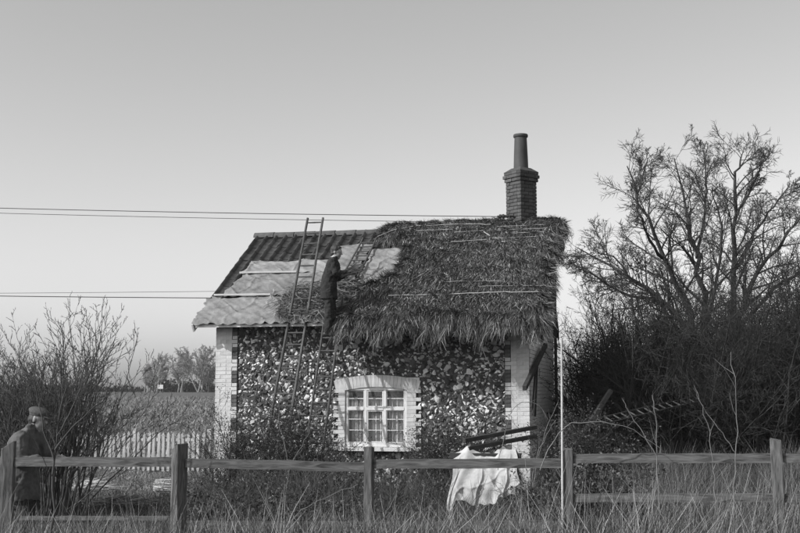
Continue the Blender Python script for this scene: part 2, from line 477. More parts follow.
IV, IF = ico(1); IV2, IF2 = ico(2)
def chip(k, npts=11):
    """an angular split flint: hull of a few points"""
    r = np.random.default_rng(300 + k); p = r.normal(size=(npts, 3)); p /= np.linalg.norm(p, axis=1, keepdims=True); p *= r.uniform(.75, 1.15, (npts, 1))
    bm = bmesh.new()
    for q in p: bm.verts.new(q)
    h = bmesh.ops.convex_hull(bm, input=bm.verts)
    for v in [v for v in bm.verts if not v.link_faces]: bm.verts.remove(v)
    bmesh.ops.triangulate(bm, faces=bm.faces); bm.normal_update(); bm.verts.index_update()
    V = np.array([v.co[:] for v in bm.verts]); F = np.array([[v.index for v in f.verts] for f in bm.faces]); bm.free()
    return V * [1, .8, 1], F
def flint_shape(k, V0):
    r = np.random.default_rng(100 + k)
    V = V0 * (1 + r.normal(0, .16, (len(V0), 1)))
    for _ in range(6):                              # split faces
        n = r.normal(size=3) + [0, -.9, 0]; n /= np.linalg.norm(n); c_ = r.uniform(.35, .75)
        d = V @ n; V = V - np.clip(d - c_, 0, None)[:, None] * n
    return V * [1, .75, 1]
fvar = [npmesh('flint', *chip(k, 15), M['flint_obj']) for k in range(14)]
fV, fF, fT = [], [], []
svar = [chip(40 + k, 10) for k in range(24)]; voff = 0
for i, (x, z, r) in enumerate(fl):
    r = r * 1.22; sx, sz = r * rng.uniform(.95, 1.45), r * rng.uniform(.8, 1.1); an = rng.uniform(-1.2, 1.2)
    y = .045 - rng.uniform(0, .014)
    if i < 300:
        o = link('flint', fvar[i % 14], front); o.location = (x, y, z); o.scale = (sx, r * .95, sz); o.rotation_euler = (0, an, 0)
    else:
        q0, f0 = svar[rng.integers(24)]; q = q0 * [sx, r * rng.uniform(.8, 1.1), sz]
        ca, sa = math.cos(an), math.sin(an)
        q = np.stack([q[:, 0] * ca + q[:, 2] * sa, q[:, 1], -q[:, 0] * sa + q[:, 2] * ca], 1) + [x, y, z]
        fV.append(q); fF.append(f0 + voff); voff += len(q); fT.append(np.full(len(q), rng.uniform(0.0, 1.0)))
o = link('flint_rubble', npmesh('flint_rubble', np.concatenate(fV), np.concatenate(fF), M['flint'], np.concatenate(fT)), front)
o['kind'] = 'stuff'

# roof: slabs, fascia, bargeboard, pantiles, ridge tiles
bm = bmesh.new()
def slab(x0, x1, a, b, up, th):
    a = Vector(a); b = Vector(b)
    vs = []
    for off in (0, -th):
        for p, x in ((a, x0), (a, x1), (b, x1), (b, x0)):
            q = p + up * off; vs.append(bm.verts.new((x, q.y, q.z)))
    for f in ((0, 1, 2, 3), (7, 6, 5, 4), (0, 4, 5, 1), (1, 5, 6, 2), (2, 6, 7, 3), (3, 7, 4, 0)): bm.faces.new([vs[i] for i in f])
slab(-6.08, .27, roofpt(0, .02, -.02), roofpt(0, SLEN, -.02), SN, .07)
bev_ = 5.45; _b = Vector((0, RZ - EZ, bev_ - RV)).normalized(); SNb = _b
slab(-6.08, .08, (0, RV, RZ - .02), (0, bev_ - .05, EZ - .01), SNb, .07)
bmesh.ops.recalc_face_normals(bm, faces=bm.faces)
roof = link('roof', bmmesh('roof', bm, M['darkwood']), cot)
bm = bmesh.new(); box(bm, -6.05, .26, EV - .035, EV - .008, EZ - .075, EZ - .02)
link('fascia', bmmesh('fascia', bm, M['paint']), cot)
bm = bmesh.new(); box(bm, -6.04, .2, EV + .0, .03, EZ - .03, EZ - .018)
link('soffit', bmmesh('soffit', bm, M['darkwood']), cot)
for xb in (-6.115, .275):
    bm = bmesh.new(); bar(bm, roofpt(xb, -.05, -.07), roofpt(xb, SLEN + .02, -.07), .03, .15, SN)
    xk = xb if xb < 0 else .095
    bar(bm, (xk, bev_, EZ - .06), (xk, RV, RZ - .07), .03, .15, SNb)
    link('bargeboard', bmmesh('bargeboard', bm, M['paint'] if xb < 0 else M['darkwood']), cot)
TW, TG, TLn = .215, .30, .36
def pantile():
    nu, Vt, Ft = 10, [], []
    for th in (0, .014):
        for k_, yl in enumerate((0, TLn)):
            for i in range(nu + 1):
                u = i / nu
                prof = .052 * math.sin(PI * u / .42) ** .8 if u < .42 else -.012 * math.sin(PI * (u - .42) / .58)
                Vt.append((u * TW * 1.07, yl, prof + (.016 if k_ == 0 else 0) - th))
    n1 = nu + 1
    for i in range(nu):
        a = i
        Ft.append((a, a + 1, a + 1 + n1, a + n1)); b = 2 * n1 + i; Ft.append((b + n1, b + 1 + n1, b + 1, b))
        Ft.append((b, b + 1, a + 1, a)); Ft.append((a + n1, a + n1 + 1, b + n1 + 1, b + n1))
    for i in (0, nu): Ft.append((i, i + n1, i + 3 * n1, i + 2 * n1))
    me = bpy.data.meshes.new('pantile'); me.from_pydata(Vt, [], Ft); me.materials.append(M['tile'])
    me.polygons.foreach_set('use_smooth', np.ones(len(Ft), bool)); me.set_sharp_from_angle(angle=R_(40)); return me
ptm = pantile()
ncol = 17
for r in range(13):
    for c in range(ncol):
        x = -6.1 + c * TW; s = -.04 + r * TG
        if s + .2 > SLEN or (c > 1 and s < 2.0) or s < .6 or (x > -4.2 and s < 2.75): continue       # beneath the sheets only the verge shows
        o = link('pantile', ptm, roof)
        b0 = roofpt(x + rng.normal(0, .004), s + rng.normal(0, .006), .022)
        o.matrix_local = Matrix(((1, 0, 0, b0.x), (0, SD.y, SN.y, b0.y), (0, SD.z, SN.z, b0.z), (0, 0, 0, 1))) @ Euler((rng.normal(0, .012), rng.normal(0, .02), rng.normal(0, .01))).to_matrix().to_4x4()
def ridge_mesh(L):
    n = 10; Vt, Ft = [], []
    for rr in (.135, .115):
        for x in (0, L):
            for i in range(n + 1):
                a = PI * (i / n); Vt.append((x, -rr * math.cos(a), rr * .9 * math.sin(a) - .05))
    n1 = n + 1
    for i in range(n):
        Ft.append((i, i + 1, i + 1 + n1, i + n1)); b = 2 * n1 + i; Ft.append((b + n1, b + 1 + n1, b + 1, b)); Ft.append((b, b + 1, i + 1, i)); Ft.append((i + n1, i + 1 + n1, b + 1 + n1, b + n1))
    me = bpy.data.meshes.new('ridge_tile'); me.from_pydata(Vt, [], Ft); me.materials.append(M['ridge'])
    me.polygons.foreach_set('use_smooth', np.ones(len(Ft), bool)); me.set_sharp_from_angle(angle=R_(40)); return me
rm = ridge_mesh(.44)
for i in range(7):
    o = link('ridge_tile', rm, roof); o.location = (-6.13 + i * .45, RV, RZ + .015 + rng.uniform(-.006, .006)); o.rotation_euler = (rng.normal(0, .04), rng.normal(0, .012), rng.normal(0, .012))

# chimney set cornerwise on the right gable
CHX, CHY = -.42, RV
chi = empty('chimney'); chi.parent = cot; chi.location = (CHX, CHY, 0); chi.rotation_euler = (0, 0, R_(45 + 4))
bm = bmesh.new(); box(bm, -.205, .205, -.205, .205, 4.4, 6.02); core = link('stack_core', bmmesh('stack_core', bm, M['sootmortar']), chi)
def ring(zc, half, name='brick'):
    n = 2; l = (2 * half) / n
    for side in range(4):
        for k in range(n):
            odd = int(round(zc / CP)) % 2
            a = -half + (k * .215 if odd else k * .225) ; 
            x0 = -half + (0 if k == 0 else (.225 if odd else .115)) ; x1 = (-half + (.215 if odd else .105)) if k == 0 else half - .11
            key = ('ch', round(x1 - x0, 3))
            if key not in bmesh_cache: bmesh_cache[key] = brick_mesh('brick', x1 - x0, BH, .105, M['chimbrick'], .005)
            o = link(name, bmesh_cache[key], chi)
            M4 = Matrix.Rotation(side * PI / 2, 4, 'Z') @ Matrix.Translation(((x0 + x1) / 2, -half + .0525 + rng.uniform(-.004, .004), zc)) @ Matrix.Rotation(rng.normal(0, .01), 4, 'Z')
            o.matrix_local = M4
z = 5.0
while z < 5.97: ring(z, .222); z += CP
ring(z, .245); ring(z + CP, .268); ring(z + 2 * CP, .25)
ztop = z + 2 * CP + BH / 2
bm = bmesh.new(); bmesh.ops.create_cone(bm, cap_ends=True, segments=4, radius1=.36, radius2=.20, depth=.09, matrix=Matrix.Translation((0, 0, ztop + .04)) @ Matrix.Rotation(PI / 4, 4, 'Z'))
box(bm, -.2, .2, -.2, .2, 5.9, ztop + .01)
link('flaunching', bmmesh('flaunching', bm, M['sootmortar']), chi)
prof = [(.150, 0), (.155, .03), (.150, .06), (.143, .3), (.130, .62), (.126, .70), (.148, .715), (.152, .745), (.145, .77), (.118, .77), (.110, .5), (.110, .05)]
n = 24; Vp = [(r * math.cos(2 * PI * i / n), r * math.sin(2 * PI * i / n), zz + ztop + .02) for r, zz in prof for i in range(n)]
Fp = [(j * n + i, j * n + (i + 1) % n, (j + 1) * n + (i + 1) % n, (j + 1) * n + i) for j in range(len(prof) - 1) for i in range(n)]
me = bpy.data.meshes.new('chimney_pot'); me.from_pydata(Vp, [], Fp); me.materials.append(M['pot']); me.polygons.foreach_set('use_smooth', np.ones(len(Fp), bool))
me.set_sharp_from_angle(angle=R_(50))
po = link('chimney_pot', me, chi); po.rotation_euler = (0, 0, 0)
# rubble course at the foot of the stack and wire insulators
bm = bmesh.new()
for zz, hh in ((5.02, .29), (5.10, .275), (5.18, .262)): box(bm, -hh, hh, -hh, hh, zz - .035, zz + .03, None, .012)
link('stack_foot', bmmesh('stack_foot', bm, M['mortar']), chi)
for k, (xi, zi) in enumerate(((-.78, 5.255), (-.70, 5.13))):
    ins = empty('insulator'); ins.parent = cot; ins.location = (xi, CHY - .28, zi)
    bm = bmesh.new()
    for r, a, b in ((.02, -.10, .16), (.042, -.06, -.02), (.03, -.02, .0), (.045, .0, .04), (.03, .04, .12)):
        bmesh.ops.create_cone(bm, cap_ends=True, segments=10, radius1=r, radius2=r, depth=b - a, matrix=Matrix.Translation(((a + b) / 2, 0, 0)) @ Matrix.Rotation(PI / 2, 4, 'Y'))
    link('spool', bmmesh('spool', bm, M['iron']), ins)
    bm = bmesh.new(); bar(bm, (.14, 0, 0), (.42, .2, -.02), .03, .03); link('bracket', bmmesh('bracket', bm, M['iron']), ins)

# gable pipe, and the dark beam with its brace standing out from the gable corner
pp = round_pole('vent_pipe', [(.20, 3.3, z) for z in (0, 1, 2, 3, 4.35)], [.032] * 5, M['iron'], cot, 10)
for z in (1.3, 3.6):
    bm = bmesh.new(); bar(bm, (-.01, 3.3, z), (.20, 3.3, z), .03, .04); link('pipe_bracket', bmmesh('pipe_bracket', bm, M['iron']), cot)
bm = bmesh.new(); bar(bm, (.02, -.95, 1.80), (.12, 1.9, 2.62), .075, .085, bev=.008); link('gable_beam', bmmesh('gable_beam', bm, M['darkwood']), cot)
bm = bmesh.new(); bar(bm, (.06, .9, 2.28), (.03, .62, 1.3), .03, .03); link('brace', bmmesh('brace', bm, M['darkwood']), cot)
bm = bmesh.new(); bar(bm, (.07, .35, 2.10), (.04, .02, 1.35), .03, .03); link('brace', bmmesh('brace', bm, M['darkwood']), cot)

# ---------------------------------------------------------------- thatch on the right half of the roof
def interp(s, tab):
    return np.interp(s, [a for a, b in tab], [b for a, b in tab])
XL = [(-.6, -3.32), (.3, -3.40), (.85, -3.42), (1.15, -3.0), (1.6, -2.62), (2.3, -2.58), (2.95, -2.66), (3.15, -3.0), (3.4, -3.30), (3.95, -3.30), (5, -3.2)]
def xl(s): return interp(s, XL) + .05 * np.sin(s * 9.0) + .03 * np.sin(s * 23)
def xr(s): return .34 + .05 * np.sin(s * 5 + 1) + .03 * np.sin(s * 17) + .08 * np.clip((s - 2.5), 0, 1)
def lump(x, s): return .022 * np.sin(x * 2.9 + s * 1.1) * np.sin(s * 2.3 + 1) + .010 * np.sin(x * 9.3 + 2 + s * 2.1) + .014 * np.sin(s * 17 + 2 * np.sin(x * 6)) * np.sin(x * 13 + s) + .010 * np.sin(s * 11 + x * 2.7) + .010 * np.sin(x * 23 + s * 7)
def thick(x, s):
    a = np.clip((x - xl(s)) / .16, 0, 1); b = np.clip((xr(s) - x) / .18, 0, 1)
    return .06 + .15 * np.sqrt(np.minimum(a, b)) + lump(x, s) * np.minimum(a, b)
def thatch_pt(x, s, k=1.0):
    """surface of the thatch in cottage coordinates; s < 0 is the drooping eave, s > SLEN goes over the ridge"""
    x = np.asarray(x, float); s = np.asarray(s, float)
    th = thick(x, s) * k
    sc = np.clip(s, 0, SLEN)
    P0 = np.stack([x, EV + SD.y * sc + SN.y * th, EZ + SD.z * sc + SN.z * th], -1)
    e = np.clip(-s / .55, 0, 1)
    rag = 1 + .20 * np.sin(x * 7.0) + .18 * np.sin(x * 17 + 1) + .12 * np.sin(x * 31)
    P0[..., 1] -= .36 * e; P0[..., 2] -= (.16 * e + .24 * e * e) * rag
    o = np.clip(s - SLEN, 0, 2)
    P0[..., 1] += np.where(o > 0, o * .85 + .105 * np.clip(o / .3, 0, 1), 0); P0[..., 2] -= np.where(o > 0, np.clip(o - .12, 0, 2) * .62, 0)
    return P0
ss = np.concatenate([np.linspace(-.55, 0, 9), np.linspace(.08, SLEN + .1, 60), np.linspace(SLEN + .18, SLEN + .75, 10)])
us = np.linspace(0, 1, 90)
X_ = xl(ss)[:, None] * (1 - us)[None] + xr(ss)[:, None] * us[None]; S_ = np.repeat(ss[:, None], 90, 1)
top = thatch_pt(X_, S_)
bot = thatch_pt(X_, S_, 0.02)
e_ = np.clip(-S_ / .55, 0, 1)
bot[..., 1] += .40 * e_ * .95; bot[..., 2] += .10 * e_
ns, nu = X_.shape
idx = np.arange(ns * nu).reshape(ns, nu)
Fq = [np.stack([idx[:-1, :-1], idx[:-1, 1:], idx[1:, 1:], idx[1:, :-1]], -1).reshape(-1, 4)]
o2 = ns * nu
Fq.append(np.stack([idx[:-1, :-1], idx[1:, :-1], idx[1:, 1:], idx[:-1, 1:]], -1).reshape(-1, 4) + o2)
for e in (idx[0], idx[-1], idx[:, 0], idx[:, -1]): Fq.append(np.stack([e[:-1], e[1:], e[1:] + o2, e[:-1] + o2], -1))
thatch = link('thatch', npmesh('thatch', np.concatenate([top.reshape(-1, 3), bot.reshape(-1, 3)]), np.concatenate(Fq), M['thatch_base'], smooth=True), cot)
thatch['label'] = 'ragged straw thatch on the right half of the roof'

def straw_tone(n, lo=.05, hi=.20, pale=.10):
    t = rng.uniform(lo, hi, n) * rng.choice([.55, .8, 1.0, 1.0], n)
    m_ = rng.random(n) < pale; t[m_] = rng.uniform(.24, .44, m_.sum()); return t
def straws(n, s0, s1, spread=.17, lift=.10, ln=(.22, .5), u=(0, 1), tone=(.05, .20, .08), wd=(.007, .014)):
    s = rng.uniform(s0, s1, n); uu = rng.uniform(u[0], u[1], n)
    x = xl(s) * (1 - uu) + xr(s) * uu
    P0 = thatch_pt(x, s); P1 = thatch_pt(x, s - .03)
    d = P1 - P0; d /= np.linalg.norm(d, axis=1, keepdims=True) + 1e-9
    nn = np.stack([np.zeros(n), -d[:, 2] * -1, d[:, 1]], 1); nn = np.stack([np.zeros(n), d[:, 2], -d[:, 1]], 1)
    sl_ = .06 * np.sin(x * 2.1 + s * 1.4) + .06 * np.sin(x * 5.3 - s * 2)
    d = d + np.stack([rng.normal(0, spread, n) + sl_, np.zeros(n), np.zeros(n)], 1) + nn * np.abs(rng.normal(0, lift, n))[:, None]
    d /= np.linalg.norm(d, axis=1, keepdims=True)
    L = rng.uniform(ln[0], ln[1], n)
    flat = np.where(s > .1, .25, 1.0)
    base = P0 + nn * np.where(s > .1, rng.uniform(.0, .022, n), -.012)[:, None]
    bend = np.stack([rng.normal(0, .03, n), rng.normal(0, .01, n), -np.abs(rng.normal(0, .05, n)) * L / .4 * flat], 1)
    V, F, per = ribbons(rng, base, d, L, rng.uniform(wd[0], wd[1], n), bend, 2)
    patch = .88 + .16 * np.sin(x * 3.1 + 1.7 * np.sin(s * 2.2)) * np.sin(s * 4.3 + x) 
    t = straw_tone(n, *tone) * np.clip(patch, .45, 1.4)
    return V, F, np.repeat(t, per)
parts_ = [straws(38000, .0, SLEN + .1, .16, .07, (.10, .26), tone=(.03, .22, .16)),
          straws(14000, .0, SLEN, .20, .10, (.07, .20), tone=(.012, .045, .0)),
          straws(12000, .0, SLEN, .26, .14, (.05, .13), tone=(.10, .28, .35)),
          straws(9000, -.50, .12, .15, .12, (.10, .30), tone=(.04, .20, .14), wd=(.006, .012)),
          straws(3000, -.50, .10, .15, .12, (.10, .28), tone=(.012, .04, .0)),
          straws(1500, -.55, -.30, .22, .16, (.14, .36), tone=(.08, .26, .25), wd=(.005, .010)),
          straws(2500, -.3, SLEN, .5, .2, (.16, .34), (.965, 1.0)),
          straws(2600, -.3, SLEN, .5, .2, (.16, .36), (0, .035)),
          straws(4000, SLEN - .2, SLEN + .3, .6, .12, (.08, .22))]
# straws sticking out over the right verge
n = 2600; s = rng.uniform(-.3, SLEN + .1, n); x = xr(s); P0 = thatch_pt(x - .06, s) - np.stack([np.zeros(n), rng.uniform(-.02, .02, n), rng.uniform(0, .16, n)], 1)
d = np.stack([rng.uniform(.15, .9, n), -rng.uniform(.3, 1.0, n), -rng.uniform(.2, .9, n)], 1); d /= np.linalg.norm(d, axis=1, keepdims=True)
V, F, per = ribbons(rng, P0, d, rng.uniform(.12, .34, n), rng.uniform(.007, .013, n), np.stack([np.zeros(n), np.zeros(n), -rng.uniform(0, .12, n)], 1), 2)
parts_.append((V, F, np.repeat(straw_tone(n), per)))
Vs, Fs, Ts, off = [], [], [], 0
for V, F, t in parts_: Vs.append(V); Fs.append(F + off); Ts.append(t); off += len(V)
st = link('straw', npmesh('straw', np.concatenate(Vs), np.concatenate(Fs), M['straw'], np.concatenate(Ts)), thatch)
st['kind'] = 'stuff'
def sway(pts, r=.010):
    r = r * .62
    out = []
    a = np.array(pts, float); t = np.linspace(0, 1, max(6, 4 * len(pts))); tt = np.linspace(0, 1, len(pts))
    x = np.interp(t, tt, a[:, 0]); s = np.interp(t, tt, a[:, 1]) + rng.normal(0, .008, len(t))
    P_ = np.array([tuple(roofpt(a_, b_, .252)) for a_, b_ in zip(x, s)])
    round_pole('sway', P_.tolist(), [r] * len(P_), M['rod'], thatch, 6)
sway([(-2.5, .50), (-1.2, .52), (-.4, .55), (.2, .52)], .012)
sway([(-1.6, 1.02), (-.5, 1.0)], .006); sway([(-.9, .80), (.25, .78)], .006)
sway([(-2.55, 3.62), (-1.6, 3.66), (-1.0, 3.58)]); sway([(-2.5, 3.38), (-1.75, 3.40)], .008); sway([(-1.7, 3.25), (-1.1, 3.28)], .008)
sway([(-1.1, 3.22), (-.95, 3.02)], .012); sway([(-1.7, 2.78), (-1.0, 2.84)], .009); sway([(-.9, 2.90), (.1, 2.92)], .008)
sway([(-.9, 3.10), (.1, 3.12)], .007); sway([(-.85, 3.28), (.15, 3.30)], .007); sway([(-.85, 3.46), (.1, 3.48)], .006)
sway([(-3.25, 3.15), (-3.0, 3.45), (-2.6, 3.62)], .012)

# ---------------------------------------------------------------- sheets and battens lying on the bare half
def roof_sheet(label, x0, x1, s0, s1, off, skew=0.0, seed=0, hang=0.0):
    r = np.random.default_rng(seed)
    nu, nv = 120, 70
    U, W_ = np.meshgrid(np.linspace(0, 1, nu), np.linspace(0, 1, nv))
    x = x0 + (x1 - x0) * U + skew * W_; s = s0 + (s1 - s0) * W_
    ex_ = .008 * np.sin(x * 13 + seed) + .010 * np.sin(x * 31 + seed * 2)
    s = s + ex_ * (1 - W_) * 1.5 + .02 * np.sin(x * 6 + seed) * W_
    x = x + (.025 * np.sin(s * 14 + seed) + .015 * np.sin(s * 37)) * (np.abs(U - .5) * 2) ** 3
    w = .010 * np.sin(x * 11 + 2.5 * np.sin(s * 5 + seed)) + .008 * np.sin(s * 19 + 2 * np.sin(x * 4 + seed)) + .006 * np.sin((x + s) * 33 + seed) + .012 * np.sin(x * 3 - s * 6 + seed)
    w = .6 * w + .034 * np.exp(-np.abs(np.sin((x * .9 + s * 1.3 + .12 * np.sin(x * 7 + seed)) * 3.1 + seed)) * 11) + .026 * np.exp(-np.abs(np.sin((x * 1.4 - s * .7 + .1 * np.sin(s * 9)) * 2.3 + 2 * seed)) * 13) + .012 * np.exp(-np.abs(np.sin((x * .3 + s * 2.2) * 5 + seed)) * 9)
    h = off + np.maximum(w, -.02)
    Vt = []
    for i in range(nv):
        for j in range(nu):
            p = roofpt(x[i, j], s[i, j], h[i, j])
            if hang and s[i, j] < 0: p = roofpt(x[i, j], 0, h[i, j]) + Vector((0, s[i, j] * .75, s[i, j] * .95))
            Vt.append(tuple(hp(p.x, p.y, p.z)))
    idx = np.arange(nu * nv).reshape(nv, nu)
    F = np.stack([idx[:-1, :-1], idx[:-1, 1:], idx[1:, 1:], idx[1:, :-1]], -1).reshape(-1, 4)
    o = link('roof_sheet', npmesh('roof_sheet', Vt, F, M['sheet'], smooth=True))
    md = o.modifiers.new('thickness', 'SOLIDIFY'); md.thickness = .006
    return tag(o, label, 'sheet', 'sheets laid over the bare half of the roof')
roof_sheet('wide grey sheet along the eaves, wrinkled and hanging over the edge', -6.10, -3.36, -.09, .90, .075, 0, 1, .1)
roof_sheet('middle grey sheet between the two pale battens on the roof', -5.86, -3.6, .90, 1.86, .092, .12, 2)
roof_sheet('narrow grey sheet just below the bare pantiles', -5.80, -4.05, 1.86, 2.40, .105, .10, 3)
roof_sheet('grey sheet behind the man on the roof', -4.12, -3.42, 1.55, 3.12, .092, .06, 4)
roof_sheet('small pale sheet between the roof ladder and the thatch', -3.30, -2.45, 1.25, 2.95, .080, -.05, 5)
for lab, x0, x1, s_ in (('upper pale batten holding down the roof sheets', -5.80, -4.62, 1.86), ('lower pale batten near the left verge of the roof', -6.0, -4.86, .90)):
    bm = bmesh.new(); a = roofpt(x0, s_, .130); b = roofpt(x1, s_ - .02, .130); bar(bm, hp(*a), hp(*b), .028, .035, bev=.003)
    tag(link('roof_batten', bmmesh('roof_batten', bm, M['palebatten'])), lab, 'batten', 'battens on the roof sheets')
cp = [tuple(hp(*roofpt(-4.86 + dx, s_, .12))) for dx, s_ in ((-.02, 1.12), (.02, 1.0), (0, .88), (.03, .74), (-.01, .62), (.03, .5), (-.02, .38))]
tag(round_pole('cord', cp, [.006] * len(cp), M['polepaint'], None, 5), 'short white cord dangling from the lower roof batten', 'cord')
# loose straw heaped on the sheets round the ladder tops
n = 5200; x = rng.normal(-4.0, .42, n); s = rng.uniform(.02, 1.35, n); k_ = (x > -4.75 + np.abs(s - .75) * .35) & (x < -3.2); x, s = x[k_], s[k_]; n = len(x)
hgt = rng.uniform(0, 1, n) ** 1.5 * (.05 + .10 * np.exp(-((s - .95) / .3) ** 2) + .1 * np.exp(-((x + 3.6) / .25) ** 2))
bp = np.array([tuple(hp(*roofpt(a, b, .085 + c))) for a, b, c in zip(x, s, hgt)])
an = rng.normal(-.8, .9, n); ex_, ey_ = np.array(_ex), np.array(_ey) * SD.y + np.array([0, 0, SD.z])
d = np.cos(an)[:, None] * ex_ + np.sin(an)[:, None] * ey_ + rng.normal(0, .12, (n, 3)); d /= np.linalg.norm(d, axis=1, keepdims=True)
V, F, per = ribbons(rng, bp, d, rng.uniform(.12, .36, n), rng.uniform(.008, .014, n), rng.normal(0, .02, (n, 3)), 2)
tag(link('loose_straw', npmesh('loose_straw', V, F, M['straw'], np.repeat(straw_tone(n, .05, .2, .06), per))), 'loose straw heaped on the roof sheets beside the ladder', 'straw', kind='stuff')
# ---------------------------------------------------------------- ladders
PITCH = math.atan(124.5 / 1111.0)
def at(px, py, D):
    """world point seen at a photograph pixel, D metres ahead of the camera"""
    x = (px - 400) / 1111.0; y = -(py - 266.5) / 1111.0
    d = Vector((x, math.cos(PITCH) - y * math.sin(PITCH), math.sin(PITCH) + y * math.cos(PITCH)))
    return Vector((0, 0, CAM_Z)) + d * (D / d.y)

def ladder(label, b, t, side, wb, wt, gap, r=.026, rr=.014, first=.25, mrail='ladderwood', mrung='ladderwood', skip=()):
    b = Vector(b); t = Vector(t); side = Vector(side).normalized(); L = (t - b).length
    root = empty('ladder', b, 0, label, 'ladder', 'ladders')
    for sg in (-1, 1):
        n = 7
        pts = [tuple((t - b) * (i / (n - 1)) + side * sg * (wb + (wt - wb) * i / (n - 1)) / 2 + Vector(rng.normal(0, .003, 3))) for i in range(n)]
        round_pole('rail', pts, [r * (1.08 - .2 * i / (n - 1)) for i in range(n)], M[mrail], root, 9)
    k = 0; s = first
    while s < L - .08:
        f = s / L; w = (wb + (wt - wb) * f) / 2 - .004
        c = (t - b) * f
        if k not in skip: round_pole('rung', [tuple(c - side * w), tuple(c), tuple(c + side * w)], [rr * .9, rr * 1.1, rr * .9], M[mrung], root, 7)
        s += gap * (1 + rng.normal(0, .02)); k += 1
    return root
ladder('long pole ladder reaching high above the eaves, left of the man', hp(-4.17, -1.72, -.02), hp(-4.065, .535, 5.0), _ex, .37, .30, .235)
ladder('shorter ladder against the thatch, with the man standing on it', hp(-3.51, -1.60, -.02), hp(-3.44, -.24, 3.42), _ex, .31, .28, .24, r=.022)
a_, b_ = roofpt(-3.47, 1.50, .15), roofpt(-3.46, 3.32, .15)
ladder('short roof ladder lying on the slope below the ridge', hp(*a_), hp(*b_), _ex, .31, .29, .21, r=.020, rr=.013, first=.12)
LA, LB = at(588, 424, 18.2), at(700, 398, 20.4)
ladder('old ladder propped almost level in the weeds by the thicket', LA, LB, Vector((.40, -.80, -.30)), .24, .22, .22, r=.014, rr=.012, first=.12, mrail='darkwood', mrung='dimwood')

# ---------------------------------------------------------------- overhead wires
def wire(name, label, a, b, sag, r=.008):
    n = 24; a = Vector(a); b = Vector(b)
    pts = [tuple(a.lerp(b, i / (n - 1)) - Vector((0, 0, sag * 4 * (i / (n - 1)) * (1 - i / (n - 1))))) for i in range(n)]
    V, F = tubes([(pts, [r] * n)], 5)
    return tag(link(name, npmesh(name, V, F, M['wire'], smooth=True)), label, 'wire', 'overhead wires')
w0 = hp(-.88, RV - .28, 5.255); w1 = hp(-.80, RV - .28, 5.13)
wire('overhead_wire', 'upper of the two wires running from the chimney to the left edge', w0, at(-600, 186, 25), .12)
wire('overhead_wire', 'lower of the two wires running from the chimney to the left edge', w1, at(-600, 190, 25), .12, .006)
wire('overhead_wire', 'darker wire meeting the roof at its left verge', hp(-6.1, 4.75, 3.86), at(-600, 281, 27), .09, .010)
wire('overhead_wire', 'fainter wire just above the one at the left verge', hp(-6.1, 4.55, 4.02), at(-600, 292, 27), .06, .005)

# ---------------------------------------------------------------- post and rail fence along the road
FK, FD0 = .205, 11.0
def fD(px): return FD0 / (1 + FK * (px - 400) / 1111.0)
def post(px, top, w, d, label, rz=0.0, slant=.0, lean=0.0):
    D = fD(px); c = at(px, top, D)
    bm = bmesh.new(); box(bm, -w / 2, w / 2, -d / 2, d / 2, -.2, c.z, None, .006)
    for v in bm.verts:
        if v.co.z > c.z - .03: v.co.z += slant * v.co.x / w + rng.uniform(-.012, .012)
        v.co.x += lean * v.co.z
    bmesh.ops.subdivide_edges(bm, edges=[e for e in bm.edges if abs(e.verts[0].co.z - e.verts[1].co.z) > .5], cuts=7)
    for v in bm.verts: v.co.x += rng.normal(0, .0025); v.co.y += rng.normal(0, .0025)
    o = link('fence_post', bmmesh('fence_post', bm, M['postwood'])); o.location = (c.x, c.y, 0); o.rotation_euler = (0, 0, -math.atan(FK) + rz)
    return tag(o, label, 'fence post', 'posts of the roadside fence')
post(9, 445, .13, .12, 'slant-topped fence post at the far left beside the capped man', R_(18), .09)
post(180, 446, .11, .13, 'stout fence post in front of the white picket fence', R_(-32), .05)
post(369, 447, .085, .10, 'narrow fence post below the cottage window', 0, .0)
post(566, 449, .105, .10, 'fence post behind the thin white pole', R_(6), .0, .01)
post(778, 440, .10, .10, 'fence post at the right among the tall dry grass', R_(-8), -.02, -.015)
def rail(label, x0, x1, y0, y1, h, back=.0):
    a = at(x0, y0, fD(x0) + back); b = at(x1, y1, fD(x1) + back)
    n = 12; d = (b - a); L = d.length; d.normalize(); s = d.cross(Vector((0, 0, 1))).normalized(); u = s.cross(d)
    r2 = np.random.default_rng(int(x0 * 7 + y0))
    Vt, Ft = [], []
    for i in range(n + 1):
        f = i / n; c = a + d * (L * f); wob = r2.normal(0, .0016); hh = h * (1 + r2.normal(0, .012)) / 2
        for sy, su in ((-1, -1), (1, -1), (1, 1), (-1, 1)): Vt.append(tuple(c - a + s * (sy * .02) + u * (su * hh + wob + r2.normal(0, .0015))))
    for i in range(n):
        for k in range(4): Ft.append((i * 4 + k, i * 4 + (k + 1) % 4, (i + 1) * 4 + (k + 1) % 4, (i + 1) * 4 + k))
    Ft += [(3, 2, 1, 0), (n * 4, n * 4 + 1, n * 4 + 2, n * 4 + 3)]
    ang = math.atan2(d.y, d.x); Rm = Matrix.Rotation(-ang, 4, 'Z')
    me = bpy.data.meshes.new('fence_rail'); me.from_pydata([tuple(Rm @ Vector(v)) for v in Vt], [], Ft); me.materials.append(M['oldwood'])
    o = link('fence_rail', me); o.location = a; o.rotation_euler = (0, 0, ang)
    return tag(o, label, 'fence rail', 'rails of the roadside fence')
rail('stub of top rail left of the leftmost fence post', -60, 4, 461, 461, .09)
rail('top rail in front of the capped man and the picket fence', 14, 175, 461.5, 462, .095)
rail('top rail crossing the dark shrubs left of the window', 186, 366, 463, 467, .09)
rail('top rail passing in front of the white draped cloth', 373, 561, 464, 463, .088)
rail('top rail in the tall dry grass between the right-hand posts', 571, 774, 458.5, 458, .085)
